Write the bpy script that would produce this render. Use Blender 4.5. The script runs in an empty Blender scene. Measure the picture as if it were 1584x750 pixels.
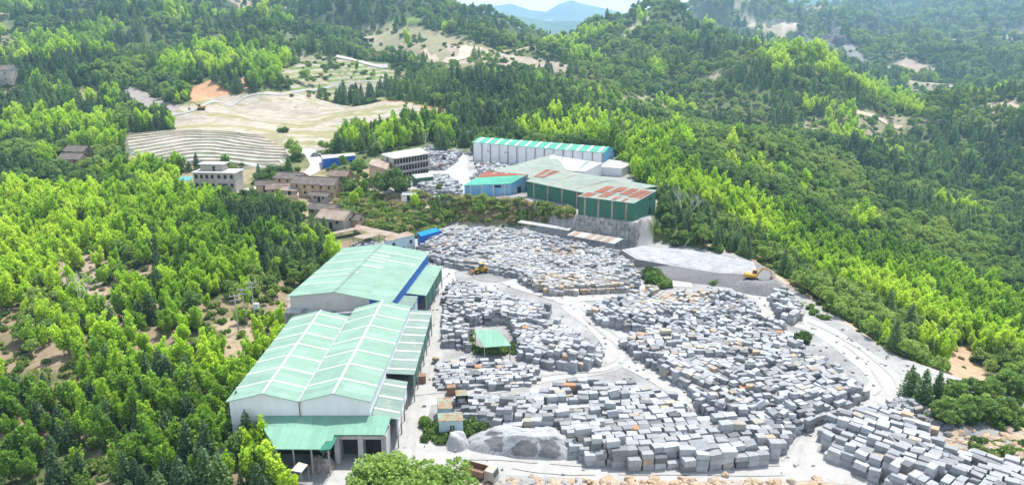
import bpy, math, random
import numpy as np
from mathutils import Vector, Matrix
random.seed(7); RNG = np.random.default_rng(11)
sc = bpy.context.scene
COL = sc.collection
# ---------------------------------------------------------------- camera, sky, sun, exposure
CAMZ, PITCH, F = 60.0, math.radians(16.5), 1131.0
cam = bpy.data.cameras.new('camera'); cam.sensor_width = 36; cam.lens = 36 * F / 1584
cam.clip_start = 1; cam.clip_end = 40000
camo = bpy.data.objects.new('camera', cam); COL.objects.link(camo)
camo.location = (0, 0, CAMZ); camo.rotation_euler = (math.pi/2 - PITCH, 0, 0)
sc.camera = camo
SUN_EL, SUN_AZ = math.radians(66), math.radians(30)      # azimuth clockwise from +Y (the view direction)
w = bpy.data.worlds.new('World'); sc.world = w; w.use_nodes = True
nt = w.node_tree; bg = nt.nodes['Background']
sky = nt.nodes.new('ShaderNodeTexSky'); sky.sky_type = 'NISHITA'; sky.sun_disc = False
sky.sun_elevation = SUN_EL; sky.sun_rotation = SUN_AZ; sky.dust_density = 2.5; sky.air_density = 1.2
nt.links.new(sky.outputs[0], bg.inputs[0]); bg.inputs[1].default_value = 0.12
# bright broken cloud low over the horizon, clear blue higher up
gt = nt.nodes.new('ShaderNodeTexCoord'); sp = nt.nodes.new('ShaderNodeSeparateXYZ'); nt.links.new(gt.outputs['Generated'], sp.inputs[0])
cn = nt.nodes.new('ShaderNodeTexNoise'); cn.inputs['Scale'].default_value = 3.5; cn.inputs['Detail'].default_value = 6; nt.links.new(gt.outputs['Generated'], cn.inputs[0])
mr = nt.nodes.new('ShaderNodeMapRange'); mr.inputs[1].default_value = .10; mr.inputs[2].default_value = .5; mr.inputs[3].default_value = 1.0; mr.inputs[4].default_value = .25; nt.links.new(sp.outputs[2], mr.inputs[0])
ad = nt.nodes.new('ShaderNodeMath'); ad.operation = 'MULTIPLY_ADD'; ad.inputs[1].default_value = .9; nt.links.new(cn.outputs[0], ad.inputs[0]); nt.links.new(mr.outputs[0], ad.inputs[2])
cr = nt.nodes.new('ShaderNodeValToRGB'); cr.color_ramp.elements[0].position = .72; cr.color_ramp.elements[1].position = .95; nt.links.new(ad.outputs[0], cr.inputs[0])
cm_ = nt.nodes.new('ShaderNodeMix'); cm_.data_type = 'RGBA'; cm_.inputs[7].default_value = (11, 11.3, 11.8, 1); nt.links.new(cr.outputs[0], cm_.inputs[0]); nt.links.new(sky.outputs[0], cm_.inputs[6]); nt.links.new(cm_.outputs[2], bg.inputs[0])
sl = bpy.data.lights.new('sun', 'SUN'); sl.energy = 4.2; sl.angle = math.radians(0.9); sl.color = (1.0, .955, .88)
so = bpy.data.objects.new('sun', sl); COL.objects.link(so)
sd = Vector((math.sin(SUN_AZ)*math.cos(SUN_EL), math.cos(SUN_AZ)*math.cos(SUN_EL), math.sin(SUN_EL)))
so.rotation_euler = sd.to_track_quat('Z', 'Y').to_euler()
sc.view_settings.view_transform = 'Standard'; sc.view_settings.look = 'None'; sc.view_settings.gamma = 1
sc.view_settings.exposure = 0.82
cy = sc.cycles
cy.max_bounces = 5; cy.diffuse_bounces = 3; cy.glossy_bounces = 1; cy.transmission_bounces = 3; cy.volume_bounces = 0
cy.transparent_max_bounces = 4; cy.use_denoising = True; cy.caustics_reflective = False; cy.caustics_refractive = False
cy.use_adaptive_sampling = True; cy.adaptive_threshold = 0.02
try: cy.denoiser = 'OPENIMAGEDENOISE'; cy.denoising_prefilter = 'ACCURATE'
except Exception: pass

# ---------------------------------------------------------------- planning helpers (survey of the photograph)
CP, SP = math.cos(PITCH), math.sin(PITCH)
def ray(px, py):
    u = (px - 792) / F; v = (375 - py) / F
    return Vector((u, CP + v*SP, -SP + v*CP))
def P(px, py, z=0.0):
    d = ray(px, py); t = (z - CAMZ) / d.z
    return Vector((d.x*t, d.y*t, z))
def PY(px, py, Y):
    d = ray(px, py); t = Y / d.y
    return Vector((d.x*t, Y, CAMZ + d.z*t))
def proj(x, y, z):
    dep = y*CP - (z - CAMZ)*SP; dep = np.where(dep < 1, 1e9, dep)
    up = y*SP + (z - CAMZ)*CP
    return 792 + F*x/dep, 375 - F*up/dep
def inpoly(x, y, poly):
    x = np.asarray(x, float); y = np.asarray(y, float); c = np.zeros(np.broadcast(x, y).shape, bool)
    n = len(poly)
    for i in range(n):
        x1, y1 = poly[i][:2]; x2, y2 = poly[(i+1) % n][:2]
        if y1 == y2: continue
        c ^= ((y1 > y) != (y2 > y)) & (x < (x2-x1)*(y-y1)/(y2-y1) + x1)
    return c
def sdf(x, y, poly):
    d = np.full(np.shape(x), 1e9)
    n = len(poly)
    for i in range(n):
        ax, ay = poly[i][:2]; bx, by = poly[(i+1) % n][:2]
        ex, ey = bx-ax, by-ay; L = ex*ex+ey*ey+1e-9
        t = np.clip(((x-ax)*ex+(y-ay)*ey)/L, 0, 1)
        d = np.minimum(d, np.hypot(x-ax-t*ex, y-ay-t*ey))
    return np.where(inpoly(x, y, poly), -d, d)
def ss(a, b, x):
    t = np.clip((x-a)/(b-a), 0, 1); return t*t*(3-2*t)
_T = np.random.default_rng(5).random((256, 256))
def vn(x, y):
    x = np.asarray(x, float); y = np.asarray(y, float)
    xi = np.floor(x).astype(int); yi = np.floor(y).astype(int); fx = x-xi; fy = y-yi
    fx = fx*fx*(3-2*fx); fy = fy*fy*(3-2*fy)
    a = _T[xi & 255, yi & 255]; b = _T[(xi+1) & 255, yi & 255]; c = _T[xi & 255, (yi+1) & 255]; d = _T[(xi+1) & 255, (yi+1) & 255]
    return (a*(1-fx)+b*fx)*(1-fy)+(c*(1-fx)+d*fx)*fy
def fbm(x, y, o=4):
    s = 0; a = .5
    for i in range(o):
        s = s + a*vn(x*2**i+17.3*i, y*2**i+9.1*i); a *= .5
    return s/(1-.5**o)
# ---------------------------------------------------------------- terrain heights
CTRL = [  # photo column, photo row, distance ahead
 # left hillside and its crest
 (0,750,94),(200,700,100),(400,745,87),(0,600,118),(300,620,112),(360,560,125),(150,470,150),(0,400,180),(300,416,170),
 (450,432,166),(100,330,215),(0,300,235),(250,346,207),(350,376,194),(480,398,184),(200,322,220),(-200,300,235),(-200,500,140),(-250,700,100),
 # valley behind
 (340,292,262),(110,264,290),(30,240,330),(400,320,236),(480,302,243),(430,312,238),(510,348,213),(590,378,198),(522,262,283),(620,262,275),
 (540,310,238),(560,335,222),(620,330,222),(650,310,232),(470,250,290),(560,240,300),
 # terraces and field
 (320,250,290),(320,207,330),(200,215,330),(440,235,305),(450,200,372),(450,165,440),(600,190,370),(640,165,410),(300,190,365),(550,155,445),
 (350,150,450),(230,175,400),(200,150,430),(330,128,445),(100,200,360),(60,150,430),(170,190,380),
 # mountain behind, left
 (0,100,520),(100,110,500),(200,80,580),(300,90,540),(400,120,480),(440,90,560),(540,120,520),(500,60,660),(600,100,600),(620,60,720),(600,30,820),
 (200,0,820),(50,0,800),(-200,0,800),(-200,150,450),(400,0,880),(560,-22,930),(680,-12,960),(750,0,980),(800,20,960),(870,42,900),(700,80,640),(760,60,760),(840,90,620),
 (700,120,560),(640,130,500),
 # dark wooded hill behind the factory
 (620,205,350),(720,215,335),(650,180,385),(750,120,470),(850,150,430),(800,180,380),(900,200,360),(870,222,325),(960,240,300),
 # centre and its peak
 (950,160,500),(1000,200,400),(900,110,600),(900,70,800),(1050,100,650),(1000,50,820),(940,40,900),(1040,-4,960),(1100,35,950),(1080,60,850),(960,20,1000),
 (1150,205,400),(1050,190,430),(1250,235,370),
 (1184,62,640),(1250,72,640),(1330,128,600),(1380,160,570),(1430,186,540),(1520,130,640),(1584,118,640),
 # right of the quarry: slope and valley
 (1500,600,135),(1450,607,129),(1480,560,152),(1584,520,170),(1400,450,200),(1300,400,225),(1584,450,225),(1250,350,248),(1100,290,268),(1400,350,300),(1500,400,262),
 (1030,300,245),(1000,262,275),(1100,350,222),(1200,420,186),(1350,500,152),(1430,580,128),
 (1584,400,275),(1584,350,360),(1500,300,420),(1350,330,320),(1584,250,450),(1584,170,520),(1450,280,430),(1400,240,490),(1300,270,400),(1250,200,480),(1200,250,350),
 (1140,280,300),(1100,200,430),(1150,150,560),(1320,195,500),(1330,215,500),(1200,100,750),(1200,55,1000),(1300,90,900),(1400,110,1000),(1584,110,900),
 (1584,50,1400),(1584,10,1900),(1400,10,2000),(1250,12,1800),(1450,60,1500),(1300,40,1500),(1180,14,1500),(1100,6,1600),
 (1700,600,140),(1750,450,210),(1800,300,380),(1750,150,560),(1750,60,1300),
 # ground under the near rim
 (700,748,86),(900,748,86),(1100,748,86),
]
pts = [tuple(PY(*c)) for c in CTRL]
pts = [(x, y, z - float(ss(330, 480, y))*6 - float(ss(600, 1000, y))*9) for x, y, z in pts]     # the photograph shows the tree tops there, not the soil
pts += [(375,780,-12),(400,700,-24),(345,860,8),(150,465,-8),(120,470,-6),(200,440,-14),(480,760,-18),(560,800,-8),(300,780,12),(-150,268,-1),(-100,262,1),(-62,240,2.5),(-30,60,-8),(0,55,-9),(-60,60,-8),(40,55,-10),(80,60,-10),(-120,50,-14),(150,60,-16),(0,-60,-25),(150,-60,-30),(-150,-60,-25),
        (100,92,-7),(115,125,-14),(130,110,-18),(800,800,40),(-700,500,60),(-500,100,10),(500,100,-30),(700,400,40),(-900,1500,150),(-300,1500,150),(40,1150,-10),(60,1500,-60),(60,2000,-80),(-250,1700,40),(450,1900,60),(1500,1500,150),(1800,2600,200),(-1800,2600,200),(0,2700,-60)]
def ring(px, z=0): return [P(a, b, z) for a, b in px]
YARD = ring([(640,752),(1330,752),(1400,742),(1584,760),(1640,770),(1700,790),(1584,722),(1470,672),(1440,630),(1400,600),(1320,530),(1260,480),(1215,438),(1170,418),(1160,398),(960,366),(700,362),
             (640,372),(600,384),(540,392),(470,440),(410,520),(345,640),(390,745),(500,752)])
YARD = [(p.x, p.y) for p in YARD]
YARD = [(-33,86),(-10,87.5),(60,88.5),(90,86),(104,84),(98,99),(88,105),(80,116),(72,127),(68,150),(66,165),(63,176),(61,190),(30,206),(24,214),(-20,220),(-36,203),(-46,186),(-50,160),(-46,134),(-43,130),(-42.5,94),(-34,92)]
TERR = [(-50,262),(-40,236),(-21,228),(-2,227),(8,222),(17,209),(34,200.5),(39,204),(45,226),(42,270),(40,305),(-12,310),(-34,312),(-44,290)]
PADS = [(YARD, 0.0, 7.0), (TERR, 7.0, 3.0)]
for x, y in YARD[::2]: pts.append((x*0.96+1, (y-140)*0.93+140, 0))
for x, y in [(0,100),(40,100),(0,130),(40,130),(0,170),(30,170),(-30,110),(-30,150),(50,110),(-20,190),(60,95)]: pts.append((x, y, 0))
for x, y in [(0,240),(30,240),(-25,250),(0,290),(40,290),(-25,290),(25,215),(40,215)]: pts.append((x, y, 7))
A = np.array(pts); CX, CY_, CZ = A[:,0], A[:,1], A[:,2]
def kern(dx, dy, c): return np.sqrt(dx*dx + dy*dy + c*c)
CC = 6 + .02*np.hypot(CX, CY_)
K = kern(CX[:,None]-CX[None], CY_[:,None]-CY_[None], CC[None]) 
N_ = len(CX); M = np.zeros((N_+1, N_+1)); M[:N_,:N_] = K + np.eye(N_)*(-1.2); M[:N_,N_] = 1; M[N_,:N_] = 1
SOL = np.linalg.solve(M, np.append(CZ, 0)); WTS, W0 = SOL[:N_], SOL[N_]
def H(x, y, detail=True):
    x = np.atleast_1d(np.asarray(x, float)); y = np.atleast_1d(np.asarray(y, float)); sh = x.shape
    xf = x.ravel(); yf = y.ravel(); z = np.empty(xf.shape)
    for i in range(0, len(xf), 20000):
        a = xf[i:i+20000]; b = yf[i:i+20000]
        z[i:i+20000] = kern(a[:,None]-CX[None], b[:,None]-CY_[None], CC[None]) @ WTS + W0
    r = np.hypot(xf, yf)
    amp = ss(380, 1100, r)*26 + ss(230, 500, r)*3.2 + .9
    if detail:
        rg = 1-np.abs(2*fbm(xf/170+31, yf/170+12, 4)-1)
        z += (fbm(xf/150+3, yf/150+8, 3)-.5)*amp*1.5 + (rg-.82)*(ss(330, 700, r)*46+ss(900, 1800, r)*60) + (fbm(xf/45, yf/45, 3)-.5)*(.9+ss(300, 800, r)*15)
    for poly, zz, wd in PADS:
        near = (xf > min(p[0] for p in poly)-wd-1) & (xf < max(p[0] for p in poly)+wd+1) & (yf > min(p[1] for p in poly)-wd-1) & (yf < max(p[1] for p in poly)+wd+1)
        if near.any():
            k = 1-ss(0, wd, sdf(xf[near], yf[near], poly)); z[near] = z[near]*(1-k)+zz*k
    return z.reshape(sh)
def Hs(x, y): return float(H(x, y)[0])
def hit(px, py, y0=60, y1=2600):
    d = ray(px, py); Y = np.concatenate([np.arange(y0, 500, 1.0), np.arange(500, y1, 4.0)]); t = Y/d.y
    X = d.x*t; Z = CAMZ+d.z*t; h = H(X, Y); k = np.argmax(h >= Z) if (h >= Z).any() else len(Y)-1
    return Vector((X[k], Y[k], h[k]))
# ---------------------------------------------------------------- object helpers
def tag(o, label=None, cat=None, group=None, kind=None):
    if label: o['label'] = label
    if cat: o['category'] = cat
    if group: o['group'] = group
    if kind: o['kind'] = kind
    return o
def mesh(name, v, f, mat=None, smooth=False):
    m = bpy.data.meshes.new(name)
    m.from_pydata([tuple(p) for p in v], [], [tuple(q) for q in f]); m.update()
    if mat:
        for q in (mat if isinstance(mat, (list, tuple)) else [mat]): m.materials.append(q)
    m.polygons.foreach_set('use_smooth', [bool(smooth)]*len(m.polygons))
    return m
def np_mesh(name, V, Q, mat):
    m = bpy.data.meshes.new(name); k = Q.shape[1]
    m.vertices.add(len(V)); m.vertices.foreach_set('co', np.asarray(V, np.float32).ravel())
    m.loops.add(Q.size); m.loops.foreach_set('vertex_index', Q.ravel().astype(np.int32))
    m.polygons.add(len(Q)); m.polygons.foreach_set('loop_start', np.arange(0, Q.size, k, dtype=np.int32)); m.polygons.foreach_set('loop_total', np.full(len(Q), k, np.int32))
    m.update(calc_edges=True); m.polygons.foreach_set('use_smooth', [False]*len(m.polygons))
    if mat: m.materials.append(mat)
    return m
def link(name, me, parent=None, loc=None, rz=None):
    o = bpy.data.objects.new(name, me); COL.objects.link(o)
    if parent is not None: o.parent = parent
    if loc is not None: o.location = loc
    if rz is not None: o.rotation_euler = (0, 0, rz)
    return o
def empty(name, loc, label, cat, group=None, rz=0):
    o = bpy.data.objects.new(name, None); COL.objects.link(o); o.location = loc; o.rotation_euler = (0, 0, rz); o.empty_display_size = .5
    return tag(o, label, cat, group)
WORLD = []
def wempty(*a, **k):                   # a thing whose parts are written in scene coordinates and moved under it at the end
    o = empty(*a, **k); WORLD.append(o); return o
class MB:
    def __init__(s): s.v = []; s.f = []
    def hexa(s, b, t):                     # b, t: four bottom and four top corners, same order (counter-clockwise from above)
        n = len(s.v); s.v += [Vector(p) for p in b]+[Vector(p) for p in t]
        s.f += [(n+3,n+2,n+1,n),(n+4,n+5,n+6,n+7)]+[(n+i, n+(i+1)%4, n+4+(i+1)%4, n+4+i) for i in range(4)]; return s
    def box(s, c, d, rz=0, M=None):
        R = Matrix.Rotation(rz, 3, 'Z') if M is None else M
        q = [Vector(c)+R@Vector((x*d[0]/2, y*d[1]/2, z*d[2]/2)) for z in (-1,1) for x, y in ((-1,-1),(1,-1),(1,1),(-1,1))]
        return s.hexa(q[:4], q[4:])
    def bar(s, a, b, r, r2=None, n=6):
        a, b = Vector(a), Vector(b); d = (b-a); r2 = r if r2 is None else r2
        if d.length < 1e-6: return s
        q = d.to_track_quat('Z', 'Y').to_matrix(); k = len(s.v)
        for p, rr in ((a, r), (b, r2)):
            s.v += [p+q@Vector((rr*math.cos(2*math.pi*i/n), rr*math.sin(2*math.pi*i/n), 0)) for i in range(n)]
        s.f += [(k+i, k+(i+1)%n, k+n+(i+1)%n, k+n+i) for i in range(n)]+[tuple(k+n-1-i for i in range(n)), tuple(k+n+i for i in range(n))]; return s
    def poly(s, p, th=0.0, dn=Vector((0,0,-1))):       # a flat slab: outline p (CCW seen from above), thickness th downward
        p = [Vector(q) for q in p]; n = len(s.v); k = len(p)
        s.v += p; s.f.append(tuple(range(n, n+k)))
        if th:
            s.v += [q+dn*th for q in p]; s.f.append(tuple(range(n+2*k-1, n+k-1, -1)))
            s.f += [(n+i, n+k+i, n+k+(i+1)%k, n+(i+1)%k) for i in range(k)]
        return s
    def done(s, name, mat, parent=None, smooth=False):
        return link(name, mesh(name, s.v, s.f, mat, smooth), parent)
# ---------------------------------------------------------------- materials
def newmat(name, rough=.8, spec=.3):
    m = bpy.data.materials.new(name); m.use_nodes = True; b = m.node_tree.nodes['Principled BSDF']
    b.inputs['Roughness'].default_value = rough; b.inputs['Specular IOR Level'].default_value = spec
    return m, m.node_tree, b
def nd(t, ty, **k):
    n = t.nodes.new(ty)
    for a, v in k.items(): setattr(n, a, v)
    return n
def mixc(t, fac, a, b, mode='MIX'):
    n = nd(t, 'ShaderNodeMix', data_type='RGBA', blend_type=mode)
    for s, v in ((0, fac), (6, a), (7, b)):
        if hasattr(v, 'is_output') or isinstance(v, bpy.types.NodeSocket): t.links.new(v, n.inputs[s])
        else: n.inputs[s].default_value = v if s == 0 else (*v[:3], 1)
    return n.outputs[2]
def noise(t, scale, detail=4, rough=.6, coord='Object', sc3=None):
    tc = nd(t, 'ShaderNodeTexCoord'); n = nd(t, 'ShaderNodeTexNoise'); n.inputs['Scale'].default_value = scale; n.inputs['Detail'].default_value = detail; n.inputs['Roughness'].default_value = rough
    if sc3:
        mp = nd(t, 'ShaderNodeMapping'); mp.inputs['Scale'].default_value = sc3; t.links.new(tc.outputs[coord], mp.inputs[0]); t.links.new(mp.outputs[0], n.inputs[0])
    else: t.links.new(tc.outputs[coord], n.inputs[0])
    return n.outputs[0]
def ramp(t, v, stops, interp='LINEAR'):
    r = nd(t, 'ShaderNodeValToRGB'); r.color_ramp.interpolation = interp; e = r.color_ramp.elements
    while len(e) < len(stops): e.new(.5)
    for q, (p, c) in zip(e, stops):
        q.position = p; q.color = (c, c, c, 1) if isinstance(c, (int, float)) else (*c, 1)
    t.links.new(v, r.inputs[0]); return r.outputs[0]
def bump(t, b, h, s=.4, d=.05):
    n = nd(t, 'ShaderNodeBump'); n.inputs['Strength'].default_value = s; n.inputs['Distance'].default_value = d
    t.links.new(h, n.inputs['Height']); t.links.new(n.outputs[0], b.inputs['Normal'])
ALB = .70
def plain(name, c, var=.25, scale=1.5, rough=.8, spec=.3, dirt=None, streak=False):
    c = tuple(x*ALB for x in c); dirt = tuple(x*ALB for x in dirt) if dirt else None
    m, t, b = newmat(name, rough, spec)
    n = noise(t, scale, 5, .65, sc3=(1,1,.25) if streak else None)
    a = tuple(x*(1-var) for x in c); h = tuple(min(1, x*(1+var*.6)) for x in c)
    o = ramp(t, n, [(.3, a), (.7, h)])
    if dirt:
        n2 = noise(t, scale*.35, 6, .7); o = mixc(t, ramp(t, n2, [(.5, 0), (.66, 1)]), o, dirt)
    t.links.new(o, b.inputs['Base Color']); return m
def metal_roof(name, c, rust=None, rustamt=.5, pitch=.5, ax=0, var=.14):
    """corrugated sheet roofing: ribs down the slope, faint sheet-to-sheet differences, optional rust"""
    c = tuple(x*ALB for x in c); rust = tuple(x*ALB for x in rust) if rust else None
    m, t, b = newmat(name, .75, .08)
    n = noise(t, .25, 5, .7); o = ramp(t, n, [(.3, tuple(x*(1-var) for x in c)), (.7, tuple(min(1, x*(1+var)) for x in c))])
    tc = nd(t, 'ShaderNodeTexCoord'); br = nd(t, 'ShaderNodeTexBrick'); br.inputs['Scale'].default_value = 1; br.inputs['Brick Width'].default_value = 1.1; br.inputs['Row Height'].default_value = 6
    br.inputs['Color1'].default_value = (.8,.82,.82,1); br.inputs['Color2'].default_value = (1,1,1,1); br.inputs['Mortar'].default_value = (.75,.75,.75,1); br.inputs['Mortar Size'].default_value = .02
    mp = nd(t, 'ShaderNodeMapping'); mp.inputs['Rotation'].default_value = (0, 0, math.pi/2 if ax == 0 else 0)
    t.links.new(tc.outputs['Object'], mp.inputs[0]); t.links.new(mp.outputs[0], br.inputs[0])
    o = mixc(t, .8, o, br.outputs[0], 'MULTIPLY')
    nf = noise(t, 2.2, 5, .75); o = mixc(t, .55, o, ramp(t, nf, [(.3, .8), (.65, 1.0)]), 'MULTIPLY')
    if rust:
        n2 = noise(t, .35, 6, .72, sc3=(1, 1, 1)); o = mixc(t, ramp(t, n2, [(.62-rustamt*.3, 0), (.72-rustamt*.3, 1)]), o, rust)
    t.links.new(o, b.inputs['Base Color'])
    wv = nd(t, 'ShaderNodeTexWave', wave_type='BANDS', bands_direction='Y' if ax == 0 else 'X'); wv.inputs['Scale'].default_value = .314/pitch; t.links.new(tc.outputs['Object'], wv.inputs[0])
    bump(t, b, wv.outputs[0], .5, .05); return m
def leafmat(name, stops, rough=.6, trans=.35):
    m, t, b = newmat(name, rough, .25)
    a = nd(t, 'ShaderNodeAttribute', attribute_type='INSTANCER', attribute_name='tint')
    l = nd(t, 'ShaderNodeAttribute', attribute_type='GEOMETRY', attribute_name='leaf')
    o = ramp(t, a.outputs['Fac'], stops)
    o = mixc(t, 1, o, ramp(t, l.outputs['Fac'], [(0, (.72,.75,.7)), (1, (1.25,1.2,1.1))]), 'MULTIPLY')
    t.links.new(o, b.inputs['Base Color'])
    tr = nd(t, 'ShaderNodeBsdfTranslucent'); t.links.new(mixc(t, 1, o, (1.25,1.35,.6), 'MULTIPLY'), tr.inputs[0])
    mx = nd(t, 'ShaderNodeMixShader'); mx.inputs[0].default_value = trans
    t.links.new(b.outputs[0], mx.inputs[1]); t.links.new(tr.outputs[0], mx.inputs[2]); t.links.new(mx.outputs[0], t.nodes['Material Output'].inputs[0])
    return m
M = {}
M['bamboo'] = leafmat('bamboo_leaf', [(0, (.14,.27,.04)), (.4, (.28,.45,.05)), (.7, (.42,.60,.055)), (1, (.53,.66,.09))], trans=.4)
M['conifer'] = leafmat('conifer_needles', [(0, (.06,.115,.055)), (.5, (.105,.19,.07)), (1, (.18,.29,.08))], trans=.2)
M['broad'] = leafmat('broad_leaf', [(0, (.085,.155,.05)), (.5, (.16,.27,.07)), (.85, (.27,.39,.09)), (1, (.28,.37,.11))], trans=.3)
M['shrub'] = leafmat('shrub_leaf', [(0, (.05,.10,.03)), (.5, (.11,.2,.04)), (.8, (.2,.27,.07)), (1, (.36,.30,.19))], trans=.3)
M['bark'] = plain('bark', (.16,.13,.10), .3, 3)
M['culm'] = plain('bamboo_culm', (.26,.28,.16), .3, 3)
M['deadwood'] = plain('bleached_wood', (.62,.58,.52), .15, 3)
# ---------------------------------------------------------------- ground colours
def ground_material():
    m, t, b = newmat('ground', .95, .15)
    a = nd(t, 'ShaderNodeAttribute', attribute_type='GEOMETRY', attribute_name='col')
    n = noise(t, .35, 8, .7); n2 = noise(t, 2.3, 6, .7)
    o = mixc(t, .75, a.outputs['Color'], ramp(t, n, [(.3, .62), (.7, 1.2)]), 'MULTIPLY')
    o = mixc(t, .6, o, ramp(t, n2, [(.3, .65), (.7, 1.2)]), 'MULTIPLY')
    t.links.new(o, b.inputs['Base Color']); bump(t, b, n2, .5, .25); return m
M['ground'] = ground_material()
SOIL, PALE, DUST, CREAM, ORANGE, GRASS, OLIVE, ROCK = (.30,.22,.15), (.48,.40,.32), (.74,.74,.73), (.52,.47,.38), (.62,.36,.20), (.20,.30,.07), (.20,.20,.09), (.33,.32,.31)
FORESTFLOOR = (.11,.14,.055)
# zones of open ground: outline on the survey photo, colour, tree density, nearest and farthest distance
ZONES = [
 ([(275,165),(330,150),(420,142),(520,148),(560,155),(640,160),(655,172),(640,186),(600,198),(560,205),(520,225),(480,238),(440,235),(440,205),(380,208),(270,205),(262,190)], CREAM, 0, 300, 500),
 ([(345,150),(470,140),(600,150),(600,157),(470,152),(350,160)], (.40,.40,.16), 0, 300, 520),
 ([(440,195),(520,205),(520,228),(470,240),(440,225)], (.46,.44,.20), 0, 280, 400),
 ([(580,152),(640,160),(700,170),(690,185),(640,178),(600,165)], ORANGE, 0, 330, 480),
 ([(560,205),(640,180),(690,185),(640,200),(580,212)], ROCK, .1, 300, 460),
 ([(190,205),(450,205),(452,250),(420,262),(300,262),(190,250)], (.36,.33,.20), 0, 270, 350),
 ([(178,145),(205,135),(240,150),(278,165),(272,182),(235,185),(200,165)], (.40,.36,.33), 0, 340, 520),
 ([(290,148),(300,132),(325,125),(350,138),(364,152),(330,162),(296,160)], ORANGE, 0, 380, 520),
 ([(370,125),(382,118),(386,140),(374,146)], ORANGE, 0, 400, 560),
 ([(430,75),(520,90),(630,110),(640,130),(560,150),(450,150),(430,110),(460,100)], (.26,.28,.11), .22, 430, 800),
 ([(560,38),(640,40),(700,55),(760,75),(750,100),(700,110),(650,95),(580,80),(560,60)], (.37,.35,.21), .2, 480, 900),
 ([(690,65),(790,85),(870,98),(900,105),(850,112),(760,98),(700,100)], PALE, .2, 480, 900),
 ([(600,25),(650,28),(655,38),(600,38)], GRASS, 0, 560, 1000),
 ([(820,38),(880,42),(905,65),(860,62),(825,55)], PALE, .15, 600, 1100),
 ([(900,145),(960,148),(1040,152),(1050,165),(980,170),(900,158)], (.40,.36,.22), .25, 380, 700),
 ([(800,90),(870,96),(880,112),(810,112)], PALE, .2, 430, 800),
 ([(960,55),(1000,18),(1010,22),(975,58)], PALE, .12, 600, 1100),
 ([(1230,188),(1320,168),(1400,180),(1450,185),(1400,200),(1400,215),(1290,225),(1240,215)], (.38,.34,.22), .5, 380, 800),
 ([(1140,33),(1235,36),(1238,46),(1160,44)], (.72,.6,.48), 0, 700, 1600),
 ([(1290,60),(1330,75),(1345,100),(1300,100),(1280,80)], ROCK, .15, 600, 1300),
 ([(1370,105),(1400,90),(1450,105),(1430,122),(1380,115)], PALE, 0, 600, 1500),
 ([(1480,60),(1520,70),(1500,76),(1485,72)], PALE, 0, 800, 2200),
 ([(1540,55),(1584,40),(1584,60),(1560,64)], PALE, 0, 800, 2200),
 ([(1240,95),(1280,110),(1290,130),(1270,140)], PALE, .3, 600, 1300),
 ([(1170,80),(1210,85),(1200,95),(1175,92)], PALE, .2, 600, 1300),
 ([(1500,165),(1560,155),(1584,160),(1584,172),(1500,178)], PALE, .25, 400, 800),
 # by the yard, right
 ([(1395,592),(1470,588),(1520,605),(1560,615),(1500,628),(1450,618)], (.16,.27,.06), 0, 90, 150),
 ([(1462,540),(1500,535),(1505,560),(1540,590),(1560,600),(1500,608),(1462,585)], (.60,.42,.28), .03, 100, 200),
 ([(1440,660),(1520,655),(1584,660),(1640,680),(1640,760),(1520,720),(1440,690)], (.62,.43,.28), .03, 60, 140),
 # bare patches on the left hillside
 ([(85,415),(130,395),(220,410),(250,440),(215,480),(150,495),(90,460)], (.44,.34,.27), .40, 120, 220),
 ([(230,400),(300,395),(300,450),(240,450)], (.38,.29,.2), .55, 120, 220),
 ([(30,520),(120,500),(150,560),(60,570)], (.38,.29,.2), .6, 90, 180),
 ([(0,620),(90,620),(80,700),(0,720)], (.42,.30,.2), .5, 60, 140),
 ([(330,500),(385,480),(400,560),(375,600),(350,560)], (.46,.37,.25), .3, 90, 160),
 ([(350,400),(420,400),(410,480),(350,470)], (.30,.28,.14), .6, 120, 190),
 ([(170,430),(330,470),(300,540),(180,520)], (.36,.28,.18), .62, 100, 200),
 # village
 ([(200,245),(300,262),(420,262),(470,245),(500,262),(560,262),(640,262),(700,300),(760,305),(890,320),(900,345),(760,348),(700,355),(640,372),(520,395),(470,335),(400,310),(300,290),(200,262)], (.24,.25,.11), .30, 205, 300),
 ([(560,285),(640,285),(670,320),(620,335),(560,325)], (.58,.50,.34), .08, 205, 270),
 ([(700,308),(890,320),(900,345),(700,345)], (.36,.30,.2), .30, 205, 240),
 ([(0,120),(30,125),(40,160),(0,160)], (.3,.28,.15), .3, 380, 560),
 ([(0,20),(20,40),(30,100),(0,110)], (.24,.28,.12), .3, 500, 900),
 ([(110,140),(150,140),(150,160),(115,160)], (.34,.34,.14), .1, 340, 520),
 ([(1160,395),(1215,430),(1265,470),(1255,478),(1200,440),(1165,418)], (.30,.32,.1), .05, 150, 210),
]
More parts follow.
